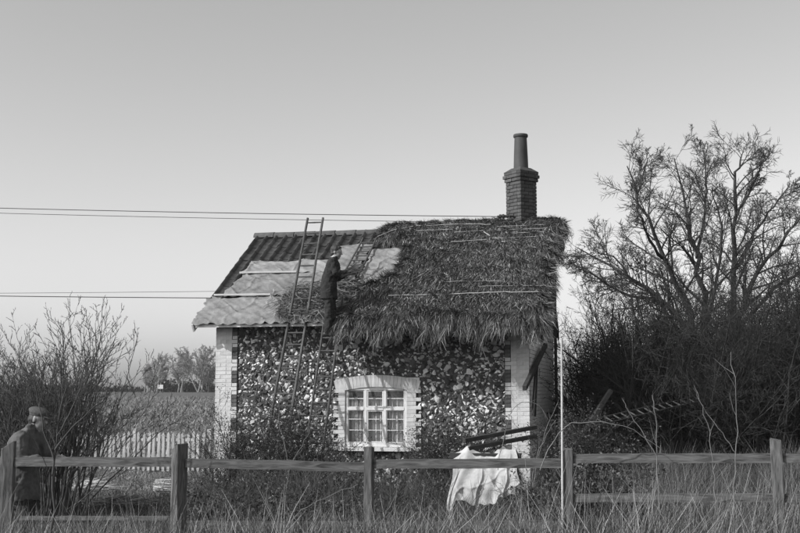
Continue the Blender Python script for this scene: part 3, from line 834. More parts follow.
rail('stub of top rail at the right edge', 782, 860, 458, 460, .08)
rail('lower rail at the bottom left under the straw heaps', 18, 174, 518, 518, .04)
rail('lower rail half buried in weeds left of the middle post', 186, 366, 525, 526, .085)
rail('lower rail under the draped cloth, lost in weeds', 373, 561, 526, 525, .08)
rail('lower rail in the tall dry grass between the right-hand posts', 571, 774, 497.5, 497.5, .075)
rail('stub of lower rail at the right edge', 782, 860, 498, 499, .075)

# thin pale pole, leaning timbers, shed
pc = at(562.5, 533, 10.62)
tag(round_pole('pale_pole', [tuple(at(561.5 + 1.2 * t_, 338 + 195 * t_, 10.62)) for t_ in (0, .3, .6, 1.0)] + [(pc.x + .004, pc.y, -.1)], [.0095, .010, .0105, .011, .011], M['polepaint'], None, 8), 'thin white pole standing upright beside a fence post', 'pole')
pt, pb_ = at(611, 390, 19.6), at(583, 433, 19.4)
bm = bmesh.new(); bar(bm, pb_ + (pb_ - pt) * 1.2, pt, .07, .075, bev=.006)
o = tag(link('leaning_post', bmmesh('leaning_post', bm, M['dimwood'])), 'squared post leaning to the right beside the dark shed', 'post')
shed = empty('shed', hp(.75, 3.6, 0), -HOUSE_TURN, 'small dark board shed behind the cottage gable', 'shed')
bm = bmesh.new(); box(bm, .02, 1.0, .03, 1.4, -.1, 2.0); link('shed_wall', bmmesh('shed_wall', bm, M['darkwood']), shed)
for i in range(8):
    bm = bmesh.new(); box(bm, .0 + i * .128, .122 + i * .128, 0, .026, 0, 2.02 - .01 * i + rng.uniform(-.02, .02), None, .004); link('plank', bmmesh('plank', bm, M['darkwood']), shed)
bm = bmesh.new(); bar(bm, (.51, -.12, 2.10), (.51, 1.5, 2.0), 1.2, .05); link('shed_roof', bmmesh('shed_roof', bm, M['darkwood']), shed)

# white cloth over a trestle, two dark timbers on it
cl0 = at(484, 515, 15.0); cl0.z = 0
tr = empty('trestle', cl0, R_(-10), 'low wooden trestle hidden under the white cloth', 'trestle')
for x in (-.30, .34):
    for sy in (-1, 1):
        bm = bmesh.new(); bar(bm, (x, sy * .22, 0), (x, sy * .05, .86), .05, .05); link('leg', bmmesh('leg', bm, M['darkwood']), tr)
bm = bmesh.new(); box(bm, -.45, .5, -.06, .06, .855, .93, None, .005); link('beam', bmmesh('beam', bm, M['darkwood']), tr)
nu, nv = 110, 120
Vc = []
for j in range(nv):
    v = -1 + 2 * j / (nv - 1)
    for i in range(nu):
        u = i / (nu - 1)
        x = -.36 + .80 * u
        ridge = .93 + .09 * math.exp(-((u - .20) / .10) ** 2) + (.05 * min(1, (u - .64) / .06) if u > .64 else 0)
        ln = .70 + .02 * math.sin(u * 9) + .008 * math.sin(u * 41) + (.40 * (1 - u / .13) if u < .13 else 0) - (.12 * min(1, (u - .60) / .25) if u > .60 else 0)
        a = abs(v); sg = -1 if v < 0 else 1
        fold = .05 * math.exp(-6 * abs(math.sin(u * 8 + a * 1.2 + sg))) + .05 * math.exp(-7 * abs(math.sin(u * 6 - a * 2.4 + 1))) + .030 * math.exp(-6 * abs(math.sin(a * 7 + u * 4))) + .018 * math.sin(u * 31 + 5 * a) - .03
        y = sg * (.055 * min(1, a * 6) + .17 * a + fold * a); z = ridge - ln * max(0, a - .06) * 1.02 + .004 * math.sin(u * 40 + v * 9)
        x2 = x - .16 * a * (1 - u) ** 2 + .05 * a * u + .012 * math.sin(v * 13 + u * 5)
        Vc.append((x2, y, max(z, .03)))
idx = np.arange(nu * nv).reshape(nv, nu)
Fc = np.stack([idx[:-1, :-1], idx[:-1, 1:], idx[1:, 1:], idx[1:, :-1]], -1).reshape(-1, 4)
o = link('draped_cloth', npmesh('draped_cloth', Vc, Fc, M['cloth'], smooth=True)); o.location = cl0; o.rotation_euler = (0, 0, R_(-10))
md = o.modifiers.new('thickness', 'SOLIDIFY'); md.thickness = .006
tag(o, 'mottled white cloth draped over a trestle behind the fence', 'cloth')
for lab, p0, p1 in (('upper of two dark timbers lying across the draped cloth', (464, 440.5), (536, 427)), ('lower of two dark timbers lying across the draped cloth', (468, 448.5), (536, 436))):
    bm = bmesh.new(); bar(bm, at(*p0, 15.0), at(*p1, 15.5), .07, .055, bev=.004)
    tag(link('timber', bmmesh('timber', bm, M['darkwood'])), lab, 'timber', 'timbers on the draped cloth')
tp = at(531, 437, 15.4)
bm = bmesh.new(); bar(bm, (tp.x, tp.y, -.05), (tp.x, tp.y, tp.z - .03), .06, .06); tag(link('timber_stake', bmmesh('timber_stake', bm, M['darkwood'])), 'dark stake propping the right end of the two timbers', 'stake')

# white picket fence left of the cottage
pa, pb = at(60, 470, 25.4), at(208, 470, 24.6); pa.z = pb.z = 0
pk = empty('picket_fence', pa, math.atan2(pb.y - pa.y, pb.x - pa.x), 'low white picket fence between the garden and the field', 'picket fence')
PLn = (pb - pa).length
def picket_mesh():
    bm = bmesh.new(); w, t = .031, .009
    prof = [(-w, 0), (w, 0), (w, .81), (0, .86), (-w, .81)]
    a = [bm.verts.new((x, -t, z)) for x, z in prof]; b = [bm.verts.new((x, t, z)) for x, z in prof]
    bm.faces.new(a); bm.faces.new(b[::-1])
    for i in range(5): bm.faces.new((a[i], b[i], b[(i + 1) % 5], a[(i + 1) % 5]))
    bmesh.ops.recalc_face_normals(bm, faces=bm.faces); return bmmesh('picket', bm, M['palewood'])
pm = picket_mesh(); x = .06
while x < PLn - .08:
    o = link('picket', pm, pk); o.location = (x, -.03 + rng.normal(0, .004), rng.normal(0, .012)); o.rotation_euler = (0, rng.normal(0, .02), 0); x += .117
for z in (.25, .68):
    bm = bmesh.new(); box(bm, 0, PLn, -.016, .016, z - .035, z + .035, None, .004); link('rail', bmmesh('rail', bm, M['palewood']), pk)
for x in (0.0, PLn * .5, PLn):
    bm = bmesh.new(); box(bm, x - .045, x + .045, .02, .11, -.1, .92, None, .006); link('post', bmmesh('post', bm, M['palewood']), pk)

# straw heaps and a bundle in the garden
def heap(label, px, py, L, Wd, H, n, tone, name='straw_heap'):
    D = CAM_Z * 1111 / (py - 391); c = at(px, py, D); c.z = 0
    u = rng.normal(0, .32, n); v = rng.normal(0, .32, n); h = H * np.exp(-(u * u + v * v) * 3) * rng.uniform(0, 1, n)
    b = np.stack([u * L, v * Wd, h + .05], 1); an = rng.normal(.15, .5, n)
    d = np.stack([np.cos(an), np.sin(an), rng.normal(0, .12, n)], 1); d /= np.linalg.norm(d, axis=1, keepdims=True)
    V, F, per = ribbons(rng, b, d, rng.uniform(.15, .4, n), rng.uniform(.008, .016, n), rng.normal(0, .03, (n, 3)), 2)
    o = link(name, npmesh(name, V, F, M['straw'], np.repeat(rng.uniform(*tone, n), per))); o.location = c
    return tag(o, label, 'straw', 'straw lying in the garden')
heap('bright little heap of pale straw on the grass beside the sapling', 86, 489, .42, .30, .14, 420, (.25, .6))
heap('longer low heap of straw nearest the fence', 118, 503, .72, .32, .10, 420, (.15, .42))
n = 900; bc = at(166, 487, 19.4); bc.z = .13
an = rng.uniform(0, 2 * PI, n); rr = .115 * np.sqrt(rng.uniform(0.3, 1, n))
b = np.stack([rng.uniform(-.2, -.1, n), rr * np.cos(an), rr * np.sin(an)], 1); d = np.stack([np.ones(n), rng.normal(0, .05, n), rng.normal(0, .05, n)], 1); d /= np.linalg.norm(d, axis=1, keepdims=True)
V, F, per = ribbons(rng, b, d, rng.uniform(.28, .42, n), rng.uniform(.008, .014, n), rng.normal(0, .01, (n, 3)), 1)
bun = empty('straw_bundle', bc, R_(-12), 'round tied bundle of straw lying behind the stout fence post', 'straw bundle')
link('straw', npmesh('straw', V, F, M['straw'], np.repeat(rng.uniform(.25, .5, n), per)), bun)
an_ = np.linspace(0, 2 * PI, 20)
link('tie', npmesh('tie', *tubes([([(0, .118 * math.cos(a), .118 * math.sin(a)) for a in an_], [.008] * 20)], 5), M['rod'], smooth=True), bun)

# ---------------------------------------------------------------- people
class Solid:
    """closed rounded pieces that a voxel remesh fuses to one skin"""
    def __init__(s): s.V, s.F = [], []
    def loft(s, rings, k=14):
        """rings: (centre, axis_u, axis_v) -> closed tube"""
        o = len(s.V)
        for c, u, v in rings:
            c, u, v = Vector(c), Vector(u), Vector(v)
            for i in range(k):
                a = 2 * PI * i / k; s.V.append(tuple(c + u * math.cos(a) + v * math.sin(a)))
        n = len(rings)
        for j in range(n - 1):
            for i in range(k): s.F.append((o + j * k + i, o + j * k + (i + 1) % k, o + (j + 1) * k + (i + 1) % k, o + (j + 1) * k + i))
        s.F.append(tuple(o + i for i in range(k))[::-1]); s.F.append(tuple(o + (n - 1) * k + i for i in range(k)))
    def cap(s, p, r0, q, r1, k=12):
        p, q = Vector(p), Vector(q); d = (q - p).normalized(); x = d.orthogonal().normalized(); y = d.cross(x); rings = []
        for a in (-88, -60, -30, 0): rings.append((p + d * (r0 * math.sin(R_(a))), x * r0 * math.cos(R_(a)), y * r0 * math.cos(R_(a))))
        for a in (0, 30, 60, 88): rings.append((q + d * (r1 * math.sin(R_(a))), x * r1 * math.cos(R_(a)), y * r1 * math.cos(R_(a))))
        s.loft(rings, k)
    def chain(s, pts, k=12):
        for (p, r), (q, t) in zip(pts[:-1], pts[1:]): s.cap(p, r, q, t, k)
    def ell(s, c, rx, ry, rz, rot=None, k=16):
        rot = rot or Matrix.Identity(3); c = Vector(c); rings = []
        for a in range(-88, 89, 16):
            ca, sa = math.cos(R_(a)), math.sin(R_(a)); rings.append((c + rot @ Vector((0, 0, rz * sa)), rot @ Vector((rx * ca, 0, 0)), rot @ Vector((0, ry * ca, 0))))
        s.loft(rings, k)
    def obj(s, name, m, parent, voxel, smooth=4, wrinkle=0.0, wscale=.12):
        me = bpy.data.meshes.new(name); me.from_pydata(s.V, [], s.F); me.materials.append(m)
        o = link(name, me, parent)
        md = o.modifiers.new('skin', 'REMESH'); md.mode = 'VOXEL'; md.voxel_size = voxel; md.use_smooth_shade = True
        if smooth: sm = o.modifiers.new('soften', 'SMOOTH'); sm.iterations = smooth; sm.factor = .5
        if wrinkle:
            t = bpy.data.textures.new(name + '_folds', 'CLOUDS'); t.noise_scale = wscale; t.noise_depth = 2
            dm = o.modifiers.new('folds', 'DISPLACE'); dm.texture = t; dm.strength = wrinkle; dm.mid_level = .5
        return o
def hand(s, w, d, palm_n, side, curl=.6, sc=1.0):
    """a hand growing from wrist w along d; palm_n: palm's normal; side: towards the thumb"""
    w = Vector(w); d = Vector(d).normalized(); n = Vector(palm_n); n = (n - d * n.dot(d)).normalized(); t = Vector(side); t = (t - d * t.dot(d) - n * t.dot(n)).normalized()
    k = w + d * .085 * sc
    s.loft([(w - d * .01, t * .026, n * .018), (w + d * .03, t * .036, n * .016), (k, t * .042, n * .014), (k + d * .012, t * .034, n * .010)], 12)
    for i, (o_, L) in enumerate(((.031, .066), (.011, .075), (-.010, .070), (-.030, .054))):
        b = k + t * o_ * sc; c = curl * (1 + .1 * i)
        p1 = b + (d * math.cos(c * .5) + n * math.sin(c * .5)) * L * .5; p2 = p1 + (d * math.cos(c * 1.5) + n * math.sin(c * 1.5)) * L * .35; p3 = p2 + (d * math.cos(c * 2.4) + n * math.sin(c * 2.4)) * L * .28
        s.chain([(b, .0095), (p1, .009), (p2, .0085), (p3, .0075)], 8)
    b = w + d * .025 + t * .03; p1 = b + (d * .7 + t * .7 + n * .25).normalized() * .04; p2 = p1 + (d * .95 + t * .2 + n * .35).normalized() * .035
    s.chain([(b, .012), (p1, .010), (p2, .008)], 8)
def head(s, c, yaw=0.0, tilt=0.0):
    """c: centre of the skull; faces +x turned by yaw, nodding by tilt"""
    Rm = Matrix.Rotation(yaw, 3, 'Z') @ Matrix.Rotation(tilt, 3, 'Y'); c = Vector(c)
    P = lambda x, y, z: c + Rm @ Vector((x, y, z))
    s.ell(P(-.008, 0, .025), .098, .078, .092, Rm); s.ell(P(.018, 0, -.035), .074, .062, .085, Rm)
    s.cap(P(.050, 0, -.095), .030, P(.035, 0, -.085), .045)                   # chin and jaw
    s.cap(P(.088, 0, .012), .010, P(.108, 0, -.022), .014, 8)                 # nose
    s.cap(P(.078, -.03, .026), .013, P(.078, .03, .026), .013, 8)             # brow
    s.cap(P(.076, -.018, -.058), .011, P(.076, .018, -.058), .011, 8)         # lips
    for sg in (-1, 1): s.ell(P(-.008, sg * .078, -.008), .020, .010, .032, Rm); s.ell(P(.076, sg * .030, .005), .011, .014, .009, Rm)
    return Rm, P

def man_on_ladder():
    b0 = hp(-3.46, -.58, 2.70)
    root = empty('person', b0, -HOUSE_TURN + R_(14), 'bareheaded man in a dark jacket standing on the ladder by the thatch', 'person')
    B = Solid()
    hipz, shz = .84, 1.33
    lean = .07
    for sg, fx in ((1, .05), (-1, -.03)):
        B.chain([((0, sg * .085, hipz), .085), ((.03 + fx * .5, sg * .085, .45), .058), ((fx * .5, sg * .08, .09), .042)]); B.cap((fx * .5 - .03, sg * .08, .04), .038, (fx * .5 + .14, sg * .09, .035), .030)
    B.cap((0, -.07, hipz + .03), .10, (0, .07, hipz + .03), .10)
    for sg in (-1, 1): B.cap((0, sg * .06, .9), .095, (lean, sg * .075, 1.22), .10)
    B.cap((lean, -.155, shz), .058, (lean, .155, shz), .058); B.cap((lean + .01, 0, shz), .06, (lean + .03, 0, 1.46), .052)
    Rm, P = head(B, (lean + .06, 0, 1.50), R_(-18), R_(10))
    # near arm reaches forward and right, far arm holds on
    sR, eR, wR = (lean, -.185, 1.31), (.13, -.25, 1.10), (.37, -.16, 1.13)
    sL, eL, wL = (lean, .185, 1.31), (.14, .26, 1.06), (.34, .22, 1.16)
    for s_, e, w in ((sR, eR, wR), (sL, eL, wL)): B.chain([(s_, .052), (e, .042), (w, .030)])
    hand(B, wR, (1, .25, .1), (0, .4, -1), (.2, 1, .1), .75); hand(B, wL, (1, .1, .2), (0, 0, -1), (.2, -1, .1), .9)
    B.obj('body', M['skin'], root, .0065, 2)
    J = Solid()
    J.loft([((-.005, 0, .66), (.155, 0, 0), (0, .20, 0)), ((-.005, 0, .70), (.155, 0, 0), (0, .20, 0)), ((0, 0, .95), (.138, 0, 0), (0, .18, 0)), ((lean * .7, 0, 1.15), (.145, 0, 0), (0, .205, 0)), ((lean, 0, 1.28), (.125, 0, 0), (0, .215, 0)), ((lean, 0, 1.36), (.085, 0, 0), (0, .15, 0)), ((lean + .015, 0, 1.415), (.075, 0, .02), (0, .08, 0))], 24)
    for s_, e, w in ((sR, eR, wR), (sL, eL, wL)):
        w_ = Vector(e).lerp(Vector(w), .93); J.chain([(s_, .075), (e, .060), (tuple(w_), .043)])
    jk = J.obj('jacket', M['jacket'], root, .009, 2, .04, .08)
    Cc = Solid(); Cc.loft([((lean + .010, 0, 1.40), (.074, 0, .02), (0, .078, 0)), ((lean + .016, 0, 1.432), (.066, 0, .02), (0, .068, 0))], 18); Cc.obj('collar', M['shirt'], root, .006, 1)
    T = Solid()
    for sg, fx in ((1, .05), (-1, -.03)): T.chain([((0, sg * .08, hipz), .105), ((.03 + fx * .5, sg * .085, .45), .082), ((fx * .5, sg * .08, .10), .070)])
    T.cap((0, -.06, hipz + .06), .115, (0, .06, hipz + .06), .115); T.obj('trousers', M['trousers'], root, .009, 2, .04, .07)
    Bt = Solid()
    for sg, fx in ((1, .05), (-1, -.03)): Bt.cap((fx * .5 - .04, sg * .08, .045), .047, (fx * .5 + .15, sg * .09, .038), .040); Bt.cap((fx * .5, sg * .08, .05), .052, (fx * .5, sg * .08, .13), .055)
    Bt.obj('boots', M['leather'], root, .008, 2)
    Hh = Solid(); Hh.ell(P(-.022, 0, .045), .098, .088, .088, Rm); Hh.ell(P(-.052, 0, -.02), .056, .080, .085, Rm); Hh.cap(P(.045, -.035, .090), .020, P(.045, .04, .092), .022); Hh.obj('hair', M['hair'], root, .007, 1, .018, .03)
    return root
man_on_ladder()
# the handful of straw in his hand
hb = hp(-3.07, -.64, 3.83); n = 260
an = rng.uniform(0, 2 * PI, n); rr = .05 * np.sqrt(rng.uniform(0, 1, n)); b = np.stack([rng.uniform(-.18, -.05, n), rr * np.cos(an), rr * np.sin(an)], 1)
d = np.stack([np.ones(n), rng.normal(0, .14, n), rng.normal(0, .14, n)], 1); d /= np.linalg.norm(d, axis=1, keepdims=True)
V, F, per = ribbons(rng, b, d, rng.uniform(.22, .42, n), rng.uniform(.007, .012, n), rng.normal(0, .02, (n, 3)), 1)
o = link('handful_of_straw', npmesh('handful_of_straw', V, F, M['straw'], np.repeat(rng.uniform(.06, .22, n), per))); o.location = hb; o.rotation_euler = (0, R_(-22), R_(20))
tag(o, 'dark handful of straw held out by the man on the ladder', 'straw')

def man_at_fence():
    b0 = at(25.5, 480, 12.35); b0.z = -.03
    root = empty('person', b0, R_(-6), 'man in a flat cap and grey coat leaning on the fence at left', 'person')
    B = Solid(); hipz = .82
    sh = Vector((.0, 0, 1.30))
    for sg, fx in ((1, -.05), (-1, .06)):
        B.chain([((-.02, sg * .09, hipz), .085), ((fx * .7 + .03, sg * .09, .45), .058), ((fx, sg * .09, .09), .042)]); B.cap((fx - .03, sg * .09, .04), .038, (fx + .15, sg * .1, .035), .030)
    B.cap((-.02, -.07, hipz + .03), .10, (-.02, .07, hipz + .03), .10)
    for sg in (-1, 1): B.cap((-.02, sg * .06, .9), .10, (-.02, sg * .08, 1.18), .11)
    B.cap((0, -.155, 1.30), .06, (0, .155, 1.30), .06); B.cap((.01, 0, 1.30), .062, (.075, 0, 1.42), .056)
    Rm, P = head(B, (.125, 0, 1.475), R_(-6), R_(12))
    sR, eR, wR = (.02, -.19, 1.28), (.05, -.27, 1.02), (.26, -.26, 1.06)
    sL, eL, wL = (.02, .19, 1.28), (.12, .25, 1.03), (.30, .12, 1.07)
    for s_, e, w in ((sR, eR, wR), (sL, eL, wL)): B.chain([(s_, .052), (e, .042), (w, .031)])
    hand(B, wR, (1, .3, -.1), (0, 0, -1), (.2, 1, .1), .7); hand(B, wL, (1, -.4, -.1), (0, 0, -1), (.2, -1, .1), .7)
    B.obj('body', M['skin'], root, .0065, 2)
    J = Solid()
    J.loft([((-.02, 0, .60), (.17, 0, 0), (0, .22, 0)), ((-.02, 0, .66), (.17, 0, 0), (0, .22, 0)), ((-.025, 0, .9), (.158, 0, 0), (0, .20, 0)), ((-.045, 0, 1.10), (.168, 0, 0), (0, .215, 0)), ((-.04, 0, 1.22), (.155, 0, 0), (0, .22, 0)), ((-.015, 0, 1.31), (.12, 0, 0), (0, .19, 0)), ((.02, 0, 1.375), (.085, 0, .02), (0, .10, 0)), ((.055, 0, 1.415), (.08, 0, .035), (0, .085, 0))], 24)
    for s_, e, w in ((sR, eR, wR), (sL, eL, wL)):
        w_ = Vector(e).lerp(Vector(w), .92); J.chain([(s_, .082), (e, .066), (tuple(w_), .048)])
    J.obj('coat', M['greycoat'], root, .009, 2, .045, .085)
    Cc = Solid(); Cc.loft([((.055, 0, 1.395), (.078, 0, .03), (0, .082, 0)), ((.072, 0, 1.428), (.070, 0, .03), (0, .072, 0))], 18); Cc.obj('collar', M['shirt'], root, .006, 1)
    T = Solid()
    for sg, fx in ((1, -.05), (-1, .06)): T.chain([((-.02, sg * .085, hipz), .108), ((fx * .7 + .03, sg * .09, .45), .086), ((fx, sg * .09, .10), .078)])
    T.cap((-.02, -.06, hipz), .115, (-.02, .06, hipz), .115); T.obj('trousers', M['trousers'], root, .010, 3, .02, .08)
    Bt = Solid()
    for sg, fx in ((1, -.05), (-1, .06)): Bt.cap((fx - .04, sg * .09, .045), .047, (fx + .16, sg * .1, .038), .040); Bt.cap((fx, sg * .09, .05), .052, (fx, sg * .09, .12), .055)
    Bt.obj('boots', M['leather'], root, .008, 2)
    Hh = Solid(); Hh.ell(P(-.040, 0, -.012), .075, .087, .085, Rm); Hh.obj('hair', M['hair'], root, .007, 1, .012, .03)
    Cp = Solid(); Cp.ell(P(-.012, 0, .075), .122, .100, .052, Rm @ Matrix.Rotation(R_(6), 3, 'Y')); Cp.loft([(P(-.01, 0, .035), Rm @ Vector((.104, 0, .006)), Rm @ Vector((0, .086, 0))), (P(-.01, 0, .085), Rm @ Vector((.108, 0, .004)), Rm @ Vector((0, .09, 0)))], 20)
    cp = Cp.obj('cap', M['cap'], root, .007, 2)
    Pk = Solid(); Pk.ell(P(.10, 0, .042), .060, .066, .008, Rm @ Matrix.Rotation(R_(16), 3, 'Y')); Pk.obj('peak', M['cap'], cp, .005, 1)
    return root
man_at_fence()
# ---------------------------------------------------------------- bare trees and shrubs
def unit(v):
    l = math.sqrt(v[0] * v[0] + v[1] * v[1] + v[2] * v[2]) + 1e-9; return (v[0] / l, v[1] / l, v[2] / l)
def grow(out, R, p, d, L, r, lvl, S):
    """a wandering shoot with side shoots; out[level] collects polylines"""
    n = S['n'][min(lvl, len(S['n']) - 1)]; st = L / (n - 1); w = S['wander'][min(lvl, len(S['wander']) - 1)]; up = S['up'][min(lvl, len(S['up']) - 1)]
    pts = [tuple(p)]; rad = [r]; dirs = [d]
    for i in range(1, n):
        d = unit((d[0] + R.gauss(0, w), d[1] + R.gauss(0, w), d[2] + R.gauss(0, w) + up))
        q = pts[-1]; pts.append((q[0] + d[0] * st, q[1] + d[1] * st, q[2] + d[2] * st)); dirs.append(d)
        rad.append(r * (1 - (1 - S['tip']) * i / (n - 1)))
    out.setdefault(lvl, []).append((pts, rad)); sprout(out, R, pts, rad, dirs, L, lvl, S)
def sprout(out, R, pts, rad, dirs, L, lvl, S):
    if lvl >= S['max']: return
    k = S['kids'][lvl]; n = len(pts)
    for j in range(k):
        f = S['from'] + (1 - S['from']) * (j + R.random()) / k; i = min(n - 2, int(f * (n - 1))); g = f * (n - 1) - i
        a, b = pts[i], pts[i + 1]; c = (a[0] + (b[0] - a[0]) * g, a[1] + (b[1] - a[1]) * g, a[2] + (b[2] - a[2]) * g)
        d = dirs[i]; ang = S['ang'] * (.7 + .6 * R.random()); v = unit((R.gauss(0, 1), R.gauss(0, 1), R.gauss(0, 1)))
        t = v[0] * d[0] + v[1] * d[1] + v[2] * d[2]; v = unit((v[0] - d[0] * t, v[1] - d[1] * t, v[2] - d[2] * t))
        nd = unit((d[0] * math.cos(ang) + v[0] * math.sin(ang), d[1] * math.cos(ang) + v[1] * math.sin(ang), d[2] * math.cos(ang) + v[2] * math.sin(ang)))
        grow(out, R, c, nd, L * (S['lr'][min(lvl, len(S['lr']) - 1)] if isinstance(S['lr'], list) else S['lr']) * (1.15 - .65 * f) * R.uniform(.7, 1.3), max(S['rmin'], (rad[i] * (1 - g) + rad[i + 1] * g) * S['rr']), lvl + 1, S)
def guided(out, R, ctrl, r0, r1, S, lvl=0, n=14):
    a = np.array(ctrl, float); tt = np.linspace(0, 1, len(a)); t = np.linspace(0, 1, n)
    k = np.stack([np.interp(t, tt, a[:, i]) for i in range(3)], 1)
    for _ in range(2): k[1:-1] = (k[:-2] + 2 * k[1:-1] + k[2:]) / 4
    L = float(np.sum(np.linalg.norm(np.diff(k, axis=0), axis=1)))
    k[1:-1] += np.array([[R.gauss(0, .007 * L) for _ in range(3)] for _ in range(n - 2)])
    pts = [tuple(x) for x in k]; rad = [r0 + (r1 - r0) * i / (n - 1) for i in range(n)]
    dirs = [unit(tuple(k[min(i + 1, n - 1)] - k[max(i - 1, 0)])) for i in range(n)]
    out.setdefault(lvl, []).append((pts, rad)); sprout(out, R, pts, rad, dirs, L, lvl, S)
def plant(name, label, cat, base, out, m1, m2, names=('trunk', 'crown'), split=1, group=None, sides=(6, 3)):
    root = empty(name, base, 0, label, cat, group); b = np.array(base)
    for nm, lv, mm, k in ((names[0], [l for l in out if l < split], m1, sides[0]), (names[1], [l for l in out if l >= split], m2, sides[1])):
        ps = [p for l in lv for p in out[l]]
        if not ps: continue
        V, F = tubes(ps, k); link(nm, npmesh(nm, V - b, F, mm, smooth=True), root)
    return root
def leaves(n_, cen, rad, size, tone, seed, flat=.0):
    """leaf quads around clump centres: cen (m,3), rad (m)"""
    r = np.random.default_rng(seed); i = r.integers(0, len(cen), n_)
    v = r.normal(size=(n_, 3)); v /= np.linalg.norm(v, axis=1, keepdims=True)
    p = cen[i] + v * (rad[i] * r.uniform(.3, 1, n_) ** .5)[:, None] * np.array([1, 1, .8])
    d = r.normal(size=(n_, 3)); d[:, 2] -= .3; d /= np.linalg.norm(d, axis=1, keepdims=True)
    L = r.uniform(size * .6, size * 1.4, n_)
    s = np.cross(d, r.normal(size=(n_, 3))); s /= np.linalg.norm(s, axis=1, keepdims=True)
    w = L * .42
    V = np.stack([p, p + d * (L * .5)[:, None] + s * (w * .5)[:, None], p + d * L[:, None], p + d * (L * .5)[:, None] - s * (w * .5)[:, None]], 1).reshape(-1, 3)
    F = np.arange(n_ * 4).reshape(-1, 4)
    return V, F, np.repeat(r.uniform(*tone, n_), 4)

# the big spreading tree at the right
Rn = random.Random(11)
S = dict(n=[14, 7, 5, 4, 3], wander=[.05, .12, .13, .13], up=[.02, .025, .01, .0], tip=.3, max=3, kids=[22, 11, 6], ang=R_(44), lr=[.235, .48, .55], rr=.55, rmin=.0062)
S['from'] = .30
TD = 27.0
def tp(px, py, dd=0.0): return tuple(at(px, py + (8 if py < 300 else 0), TD + dd))
out = {}
Sx = dict(S)
limbs = [([(703, 470, 0), (700, 390, 0), (690, 300, 0), (662, 250, -.5), (645, 205, -.8), (627, 158, -1)], .11, .012),
         ([(703, 430, 0), (690, 330, .3), (655, 285, .6), (615, 258, .8), (578, 240, 1)], .09, .012),
         ([(704, 440, 0), (708, 330, .2), (697, 255, .2), (688, 205, .3), (674, 150, .4)], .10, .012),
         ([(697, 250, .2), (705, 205, .8), (707, 170, 1.2), (703, 140, 1.4)], .045, .010),
         ([(706, 430, 0), (730, 330, .5), (736, 260, .3), (735, 205, 0), (735, 160, -.2), (742, 146, -.2)], .095, .012),
         ([(735, 210, 0), (752, 180, -.4), (766, 145, -.6)], .035, .010),
         ([(706, 430, 0), (728, 340, -.6), (755, 270, -1), (783, 226, -1.2), (812, 196, -1.4)], .085, .012),
         ([(660, 300, .6), (620, 285, .3), (585, 262, 0), (570, 255, 0)], .04, .010),
         ([(662, 250, -.5), (645, 225, -1.4), (636, 190, -1.9), (648, 150, -2)], .04, .010),
         ([(700, 350, 0), (718, 280, -1.6), (722, 220, -2.0), (712, 180, -2.2)], .05, .010),
         ([(706, 380, 0), (760, 300, 1.2), (800, 262, 1.6), (830, 240, 1.6)], .06, .012),
         ([(700, 380, 0), (668, 310, -1.5), (630, 270, -2), (600, 235, -2)], .05, .010),
         ([(736, 260, .3), (752, 230, 1.3), (772, 200, 1.8), (790, 175, 2.0)], .045, .010)]
for ctrl, r0, r1 in limbs: guided(out, Rn, [tp(*c) for c in ctrl], r0 * 1.05, r1 * 1.1, S)
tb = at(704, 470, TD)
out[0].append(([(tb.x, tb.y, -.1), (tb.x, tb.y, .5), tp(703, 440), tp(704, 410)], [.24, .19, .16, .12]))
plant('bare_tree', 'large bare spreading tree rising above the thicket at right', 'tree', (tb.x, tb.y, 0), out, M['bark'], M['twig'], split=1)

# thicket round its foot: many bare shrubs grown into one another
out = {}
St = dict(n=[6, 5, 4, 3], wander=[.14, .18, .2], up=[.03, .03, .02], tip=.35, max=3, kids=[9, 5, 3], ang=R_(42), lr=.46, rr=.6, rmin=.006); St['from'] = .15
for i in range(520):
    D = Rn.uniform(20.5, 31); px = Rn.uniform(590 if D > 22 else 612, 860); x = (px - 400) / 1111 * D
    hmax = np.interp(px, [560, 600, 650, 720, 790, 860], [3.0, 3.4, 3.9, 4.0, 4.4, 4.6]) * Rn.uniform(.55, 1.0)
    a = Rn.uniform(0, 2 * PI); t = abs(Rn.gauss(0, .38)); d = unit((math.cos(a) * math.sin(t), math.sin(a) * math.sin(t), math.cos(t)))
    grow(out, Rn, (x, D, -.05), d, hmax, Rn.uniform(.015, .035), 0, St)
V, F = tubes([p for l in out for p in out[l]], 3)
tag(link('thicket', npmesh('thicket', V, F, M['thornbark'], smooth=True)), 'dense dark thicket of bare shrubs right of the cottage', 'thicket', kind='stuff')
# dark evergreen mass within it
cen, rad = [], []
for i in range(90):
    D = Rn.uniform(22.5, 32); px = Rn.uniform(590, 880); cen.append(((px - 400) / 1111 * D, D, Rn.uniform(.2, 2.3))); rad.append(Rn.uniform(.5, .9))
V, F, T = leaves(52000, np.array(cen), np.array(rad), .085, (.25, .6), 5)
tag(link('ivy_undergrowth', npmesh('ivy_undergrowth', V, F, M['leaf'], T)), 'dark leafy undergrowth inside the thicket', 'undergrowth', kind='stuff')

